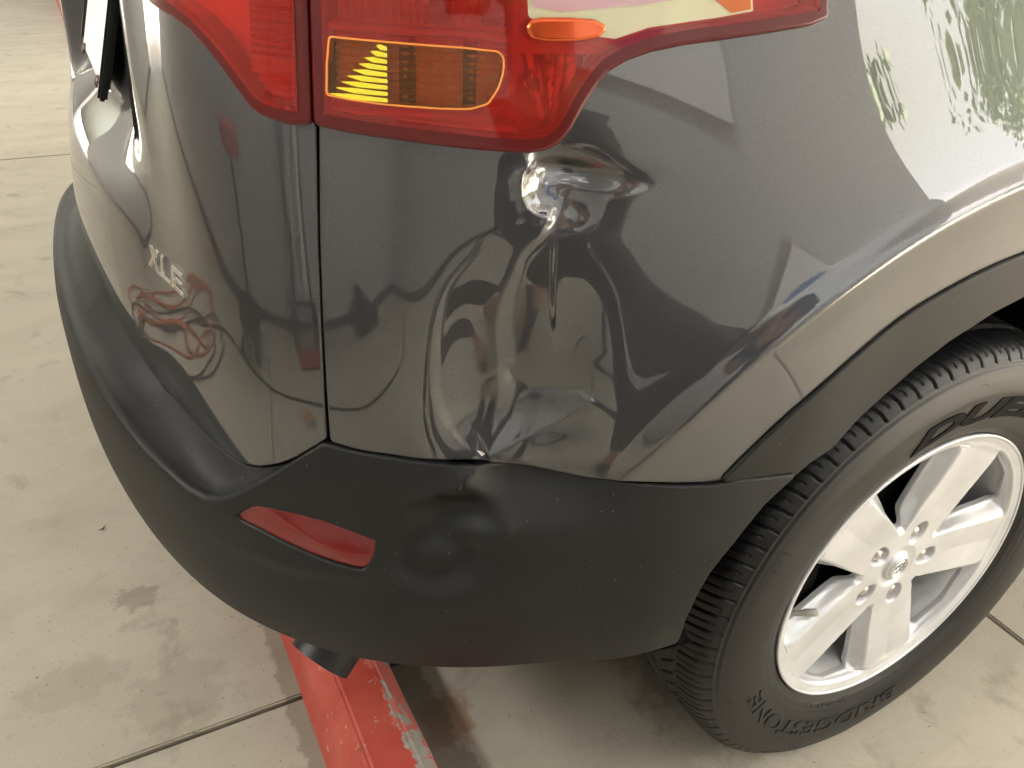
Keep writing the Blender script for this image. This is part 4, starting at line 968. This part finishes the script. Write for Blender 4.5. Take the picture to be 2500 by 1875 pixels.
# centre cap and its emblem
lathe('centre_cap',[(.0,.0125),(.012,.0126),(.0205,.0130),(.0222,.0142),(.0225,.0175),(.0262,.0178)],WHEEL,64)
def ell_ring(cx,cz,rx,rz,tw,y,n=48):
    p=[(cx-rx*math.cos(2*math.pi*i/n),y,cz+rz*math.sin(2*math.pi*i/n)) for i in range(n+1)];return tube(p,tw,6,False)
E_=merge(ell_ring(0,0,.0165,.0165,.0014,.0118),ell_ring(0,0,.0135,.0098,.0011,.0116),ell_ring(0,0,.0040,.0096,.0010,.0114),ell_ring(0,.0042,.0095,.0042,.0010,.0114))
ca,sa=math.cos(R_(35)),math.sin(R_(35))
V=[(x*ca-z*sa,y,WZ+x*sa+z*ca) for x,y,z in E_[0]];mesh_obj('emblem',V,E_[1],CHROME,wheel)
for a in nutang:
    x,z=-.0572*math.cos(R_(a)),WZ+.0572*math.sin(R_(a))
    lathe('lug_nut',[(0,.0165),(.0045,.0168),(.0078,.0185),(.0092,.022),(.0092,.040)],NUT,6 if False else 24,wheel,True,x,z)
a=R_(-7);p0=np.array([-.172*math.cos(a),.020,WZ+.172*math.sin(a)]);dv=np.array([.55,-.35,.12]);dv/=np.linalg.norm(dv)
v,f=tube([p0-dv*.022,p0+dv*.004,p0+dv*.0045,p0+dv*.020,p0+dv*.023],[.0042,.0042,.0055,.0055,.0035],12);mesh_obj('valve_stem',v,f,simple('grey_valve_cap',(.45,.43,.38),.5),wheel)
# ---- wheel housing, axle arm, exhaust
rows=[]
for y in (-.005,.06,.16,.30,.36):
    r=.462 if y<.2 else .45
    rows.append([( -r*math.cos(R_(a)),y,WZ+r*math.sin(R_(a))) for a in np.linspace(20,160,60)])
strip('wheel_housing',rows,DARK,car);bm=bmesh.new();box(bm,-.5,.5,.355,.365,.16,.82);from_bm('wheel_housing_wall',bm,DARK,car)
bm=bmesh.new();box(bm,-.62,1.6,.10,1.66,.33,.36);
bm2=bmesh.new();box(bm2,-.74,-.46,.30,1.5,.36,.40);from_bm('underbody',bm2,DARK,car)
bm.free();bm=bmesh.new();box(bm,.5,1.7,.04,1.73,.28,.31);box(bm,-.45,.5,.37,1.40,.28,.31);from_bm('floor_pan',bm,DARK,car)
v,f=tube(smooth_path([(.25,.42,.30),(.05,.34,.31),(-.02,.22,.33)],6),.022,12);mesh_obj('suspension_arm',v,f,BLACK_STEEL,car)
v,f=tube(smooth_path([(-.35,.42,.36),(-.12,.36,.42),(.02,.30,.43)],6),.012,10);mesh_obj('copper_brake_line',v,f,simple('rusty_brown_bracket',(.20,.07,.035),.6),car)
EX,nt_,b_=mat('sooty_exhaust_steel');setp(b_,Base_Color=(.008,.0085,.009),Metallic=.0,Roughness=.45);noise_bump(nt_,b_,80,.3,.001)
# side exit tip, turned down and cut square
pe=smooth_path([(-.40,.42,.36),(-.55,.36,.37),(-.66,.30,.36),(-.735,.250,.338),(-.772,.232,.312)],10)
v,f=tube(pe,[.030]*15+[.041]*(len(pe)-15),28,False);mesh_obj('exhaust_pipe',v,f,EX,car)
v,f=tube(pe[-14:],[.0395]*14,28,False);mesh_obj('exhaust_pipe_inside',v,[q[::-1] for q in f],BLACK_STEEL,car)
# ================================================================ what stands round the car and is mirrored in its paint
# ---- photographer
def skin_body(name,joints,edges,m,sub=2,parent=None,root=0):
    me=bpy.data.meshes.new(name);me.from_pydata([j[0] for j in joints],edges,[]);me.materials.append(m)
    o=bpy.data.objects.new(name,me);link(o,parent);sk=o.modifiers.new('s','SKIN')
    for i,j in enumerate(joints):
        rr=j[1];me.skin_vertices[0].data[i].radius=(rr,rr) if not isinstance(rr,tuple) else rr
    me.skin_vertices[0].data[root].use_root=True
    sb=o.modifiers.new('u','SUBSURF');sb.levels=sub;sb.render_levels=sub
    for p in me.polygons:p.use_smooth=True
    sk.use_smooth_shade=True
    return o
def person():
    px,py=-.66,-1.04     # feet
    P=empty('person',(0,0,0),'person in a blue shirt and dark trousers standing behind the camera holding up a phone','person')
    f=Vector((-.34,.72,0)).normalized();s_=Vector((f.y,-f.x,0))   # facing, their right
    B=lambda r,fw_,z:tuple(Vector((px,py,0))+s_*r+f*fw_+Vector((0,0,z)))
    J=[(B(0,0,.96),(.150,.115)),(B(0,0,1.14),(.135,.105)),(B(0,.01,1.32),(.165,.11)),(B(0,.02,1.43),(.13,.085)),(B(0,.035,1.50),.056),(B(0,.05,1.57),.060),
       (B(.19,.01,1.41),.058),(B(.25,.10,1.19),.044),(B(.13,.36,1.17),.034),(B(.085,.44,1.17),.028),
       (B(-.19,.01,1.41),.058),(B(-.25,.10,1.19),.044),(B(-.10,.36,1.17),.034),(B(-.06,.44,1.17),.028),
       (B(.095,0,.88),.095),(B(.11,.03,.50),.062),(B(.12,-.01,.10),.042),(B(.12,.12,.04),.04),
       (B(-.095,0,.88),.095),(B(-.11,.03,.50),.062),(B(-.12,-.01,.10),.042),(B(-.12,.12,.04),.04)]
    Ed=[(0,1),(1,2),(2,3),(3,4),(4,5),(3,6),(6,7),(7,8),(8,9),(3,10),(10,11),(11,12),(12,13),(0,14),(14,15),(15,16),(16,17),(0,18),(18,19),(19,20),(20,21)]
    skin_body('body',J,Ed,SKIN,1,P)
    k=1.12
    up=[J[i] for i in (1,2,3,6,7,10,11)];sc_=lambda r:(r[0]*k,r[1]*k) if isinstance(r,tuple) else r*k*1.08
    U=[(B(0,0,.92),(.170,.13))]+[(a,sc_(r)) for a,r in up];U[4]=(U[4][0],.075);U[6]=(U[6][0],.075)
    skin_body('shirt',U,[(0,1),(1,2),(2,3),(3,4),(4,5),(3,6),(6,7)],NAVY,1,P)
    D=[(B(0,0,.96),(.165,.13))]+[(J[i][0],r) for i,r in ((14,.112),(15,.080),(16,.066),(18,.112),(19,.080),(20,.066))]
    skin_body('trousers',D,[(0,1),(1,2),(2,3),(0,4),(4,5),(5,6)],JEANS,1,P)
    def egg(name,c,rx,ry,rz,m):
        bm=bmesh.new();bmesh.ops.create_uvsphere(bm,u_segments=24,v_segments=16,radius=1)
        for v in bm.verts:
            q=v.co.copy();w=1-.18*max(0,-q.z);v.co=Vector(c)+s_*(q.x*rx*w)+f*(q.y*ry*w)+Vector((0,0,q.z*rz))
        return from_bm(name,bm,m,P,True)
    egg('head',B(0,.075,1.665),.074,.092,.112,SKIN);egg('hair',B(0,.058,1.70),.082,.096,.095,HAIR)
    egg('nose',B(0,.168,1.655),.011,.014,.02,SKIN)
    for q in (-1,1):
        egg('ear',B(q*.076,.07,1.655),.010,.018,.028,SKIN);egg('eye',B(q*.031,.155,1.675),.012,.010,.008,SIGNW)
        egg('shoe',B(q*.12,.06,.035),.045,.13,.036,BLACK_STEEL)
    egg('mouth',B(0,.157,1.615),.024,.008,.006,simple('lips',(.45,.16,.13),.4))
    # hands: palm with four curled fingers and a thumb round the phone's edge
    for q in (-1,1):
        J=[(B(q*.085,.43,1.168),.020),(B(q*.072,.475,1.168),(.022,.013)),(B(q*.066,.505,1.170),(.020,.011))];E=[(0,1),(1,2)]
        for i,(dz,ln) in enumerate(((.030,.95),(.011,1.05),(-.009,1.0),(-.028,.8))):
            b=len(J);J+=[(B(q*.064,.520,1.170+dz),.0085),(B(q*(.064-.018*ln),.545,1.170+dz*1.1),.0078),(B(q*(.064-.040*ln),.548,1.170+dz*1.15),.0070)]
            E+=[(2,b),(b,b+1),(b+1,b+2)]
        b=len(J);J+=[(B(q*.058,.480,1.195),.010),(B(q*.048,.505,1.208),.0085)];E+=[(1,b),(b,b+1)]
        skin_body('hand',J,E,SKIN,1,P)
person()
def phone():
    bm=bmesh.new();box(bm,-.069,.069,-.0345,.0345,.004,.0115,.003)
    Mx=cam.matrix_world
    for v in bm.verts:
        v.co=Mx@Vector((v.co.x+.058,v.co.y-.026,v.co.z+.004))
    o=from_bm('mobile_phone',bm,GLOSSBLACK);tagit(o,'black mobile phone held level in both hands of the person in the blue shirt','phone')
phone()
# ---- orange and black cords lying and hanging by the back wall
def cord(pts,rad,m,name,label,n=10):
    v,f=tube(smooth_path(pts,n),rad,8);o=mesh_obj(name,v,f,m);tagit(o,label,'cord');return o
wx=XB+.02
rg2=random.Random(5)
def tangle(cx,cy,n,rx,ry,z=.009):
    out=[];a=0
    for k in range(n):
        a+=rg2.uniform(.6,1.0);out.append((cx+math.cos(a)*rx*rg2.uniform(.35,1.1),cy+math.sin(a)*ry*rg2.uniform(.35,1.1),z+.004*(k%3)))
    return out
cord([(wx+.03,2.15,.98),(wx+.06,2.18,.75),(wx+.05,2.22,.40),(wx+.07,2.20,.12),(wx+.25,2.1,.012)]+tangle(wx+.85,1.75,26,.40,.45),.0075,ORANGE,'extension_cord','orange extension cord hanging from the wall socket and tangled on the floor')
cord([(wx+.03,2.09,.98),(wx+.05,2.02,.6),(wx+.06,2.05,.15),(wx+.22,1.95,.010)]+tangle(wx+1.0,1.5,20,.42,.45,.008)+[(-2.05,.40,.008),(-1.98,-.10,.008),(-1.82,-.60,.008),(-1.78,-1.13,.008),(-1.76,-1.67,.008),(-2.1,-2.2,.008)],.007,CORD_BLACK,'power_cord','black power cord looping across the floor beside the orange cord')
bm=bmesh.new();box(bm,wx-.02,wx+.02,2.06,2.18,.95,1.13,.006);tagit(from_bm('wall_socket',bm,PAPER),'white double wall socket with two cords plugged in','wall socket')
# ---- hand truck leaning on the wall
def hand_truck(y,x=wx+.06):
    t=empty('hand_truck',(0,0,0),'blue steel hand truck with red base plate standing against the wall','hand truck')
    for q in (-1,1):
        v,f=tube(smooth_path([(x+.25,y+q*.14,.06),(x+.14,y+q*.14,.55),(x+.03,y+q*.14,1.05),(x+.03,y+q*.10,1.22),(x+.05,y,1.25)],6),.016,10);mesh_obj('rail',v,f,BLUE_STEEL,t)
        w=lathe('wheel',[(.0,-.02),(.10,-.02),(.125,-.01),(.125,.01),(.10,.02),(0,.02)],BLACK_STEEL,24,None,True,x+.17,.126)
        w.location=(0,y+q*.19,0);w.parent=t
    for z in (.25,.50,.80,1.0):
        xx=x+.25-(z-.06)*.22;v,f=tube([(xx,y-.14,z),(xx,y+.14,z)],.012,8);mesh_obj('crossbar',v,f,BLUE_STEEL,t)
    bm=bmesh.new();box(bm,x+.22,x+.46,y-.18,y+.18,.012,.022,.003);from_bm('base_plate',bm,RED_STEEL,t)
    for q,c,w in ((-.07,SIGNW,.05),(.05,WALLM,.07)):
        bm=bmesh.new();box(bm,x+.16-.0,x+.20,y+q-w/2,y+q+w/2,.30,.95,.004);from_bm('plank',bm,c,t)
hand_truck(-.25)
# ---- workshop stool with a red seat and tool caddy
st=empty('roller_stool',(0,0,0),'red padded roller stool with a black base by the wall','stool')
sx0,sy0=wx+.45,.72
def cyl(name,x,y,z0,z1,r,m,par,r2=None):
    bm=bmesh.new();bmesh.ops.create_cone(bm,cap_ends=True,segments=32,radius1=r,radius2=r2 or r,depth=z1-z0,matrix=Matrix.Translation((x,y,(z0+z1)/2)))
    bmesh.ops.bevel(bm,geom=[e for e in bm.edges if abs(e.verts[0].co.z-e.verts[1].co.z)<1e-4],offset=min(.01,(z1-z0)/4),segments=2,affect='EDGES');return from_bm(name,bm,m,par,False)
cyl('seat',sx0,sy0,.70,.78,.16,RED_STEEL,st);cyl('post',sx0,sy0,.18,.70,.022,BLACK_STEEL,st);cyl('tray',sx0,sy0,.14,.19,.19,BLACK_STEEL,st)
for k in range(4):
    a=R_(45+90*k);v,f=tube([(sx0,sy0,.15),(sx0+.2*math.cos(a),sy0+.2*math.sin(a),.06)],.015,8);mesh_obj('leg',v,f,BLACK_STEEL,st)
    cyl('caster',sx0+.2*math.cos(a),sy0+.2*math.sin(a),.0,.05,.025,BLACK_STEEL,st)
bm=bmesh.new();box(bm,wx+.02,wx+.32,-1.75,-1.25,.01,.12,.02);box(bm,wx+.08,wx+.22,-1.45,-1.35,.12,.24,.015);tagit(from_bm('floor_machine',bm,BLACK_STEEL),'low dark grey floor machine at the foot of the wall','machine')
v,f=tube(smooth_path([(-1.9,-.02,.012),(-1.82,-.0,.03),(-1.84,.06,.035),(-1.92,.04,.012)],5),.010,8);tagit(mesh_obj('yellow_clip',v,f,YELLOW),'small yellow plastic clip lying on the floor','clip')
# ---- white board with blue rings on the side wall
sg=empty('shop_board',(0,0,0),'white board with blue rings hanging on the side wall','board')
bm=bmesh.new();box(bm,-.60,.24,-2.58,-2.55,1.10,1.80,.003);from_bm('board',bm,SIGNW,sg)
def ring(x,z,r0,r1,y,m,nm):
    V=[];F=[]
    for i in range(64):
        a=2*math.pi*i/64
        for r in (r0,r1):V.append((x+r*math.cos(a),y,z+r*math.sin(a)))
    for i in range(64):
        j=(i+1)%64;F.append((2*i,2*i+1,2*j+1,2*j))
    mesh_obj(nm,V,F,m,sg,smooth=False)
ring(-.12,1.46,.0,.24,-2.546,SIGNB,'blue_disc');ring(-.12,1.46,.165,.18,-2.543,SIGNW,'white_ring');ring(-.12,1.46,.07,.082,-2.543,SIGNW,'white_ring')
# ---- trees and shrubs across the drive
def tree(x,y,h,seed,label):
    t=empty('tree',(0,0,0),label,'tree','trees across the drive');rg=random.Random(seed)
    v,f=tube(smooth_path([(x,y,-.05),(x+.1,y,h*.25),(x-.1,y+.1,h*.5),(x,y,h*.75)],5),np.linspace(.22,.06,16),8);mesh_obj('trunk',v,f,BARK,t)
    V=[];F=[];cl=[(x+rg.gauss(0,h*.22),y+rg.gauss(0,h*.22),h*rg.uniform(.35,1.0),h*rg.uniform(.08,.17)) for _ in range(34)]
    for cx,cy,cz,cr in cl:
        for _ in range(85):
            d=np.array([rg.gauss(0,1) for _ in range(3)]);d/=np.linalg.norm(d)+1e-9;c=np.array([cx,cy,cz])+d*cr*rg.uniform(.5,1);a=np.array([rg.gauss(0,1) for _ in range(3)]);a/=np.linalg.norm(a);b=np.cross(a,d);b/=np.linalg.norm(b)+1e-9
            s=rg.uniform(.10,.2);o=len(V);V+=[c-a*s,c+b*s*.5,c+a*s,c-b*s*.5];F.append((o,o+1,o+2,o+3))
    mesh_obj('crown',V,F,LEAFM,t,smooth=False)
tree(7.5,-17,4.1,1,'leafy green tree standing left of the gap across the drive')
tree(12.5,-19,4.3,2,'taller leafy green tree standing right of the gap across the drive')
tree(3.8,-18,3.8,4,'smallest leafy green tree farthest along the drive')
tree(17.5,-16,6.4,6,'broad green tree nearest the road across the drive')
tree(23,-19,7.6,8,'tallest green tree standing farthest right across the drive')
print('script time',time.time()-T0)
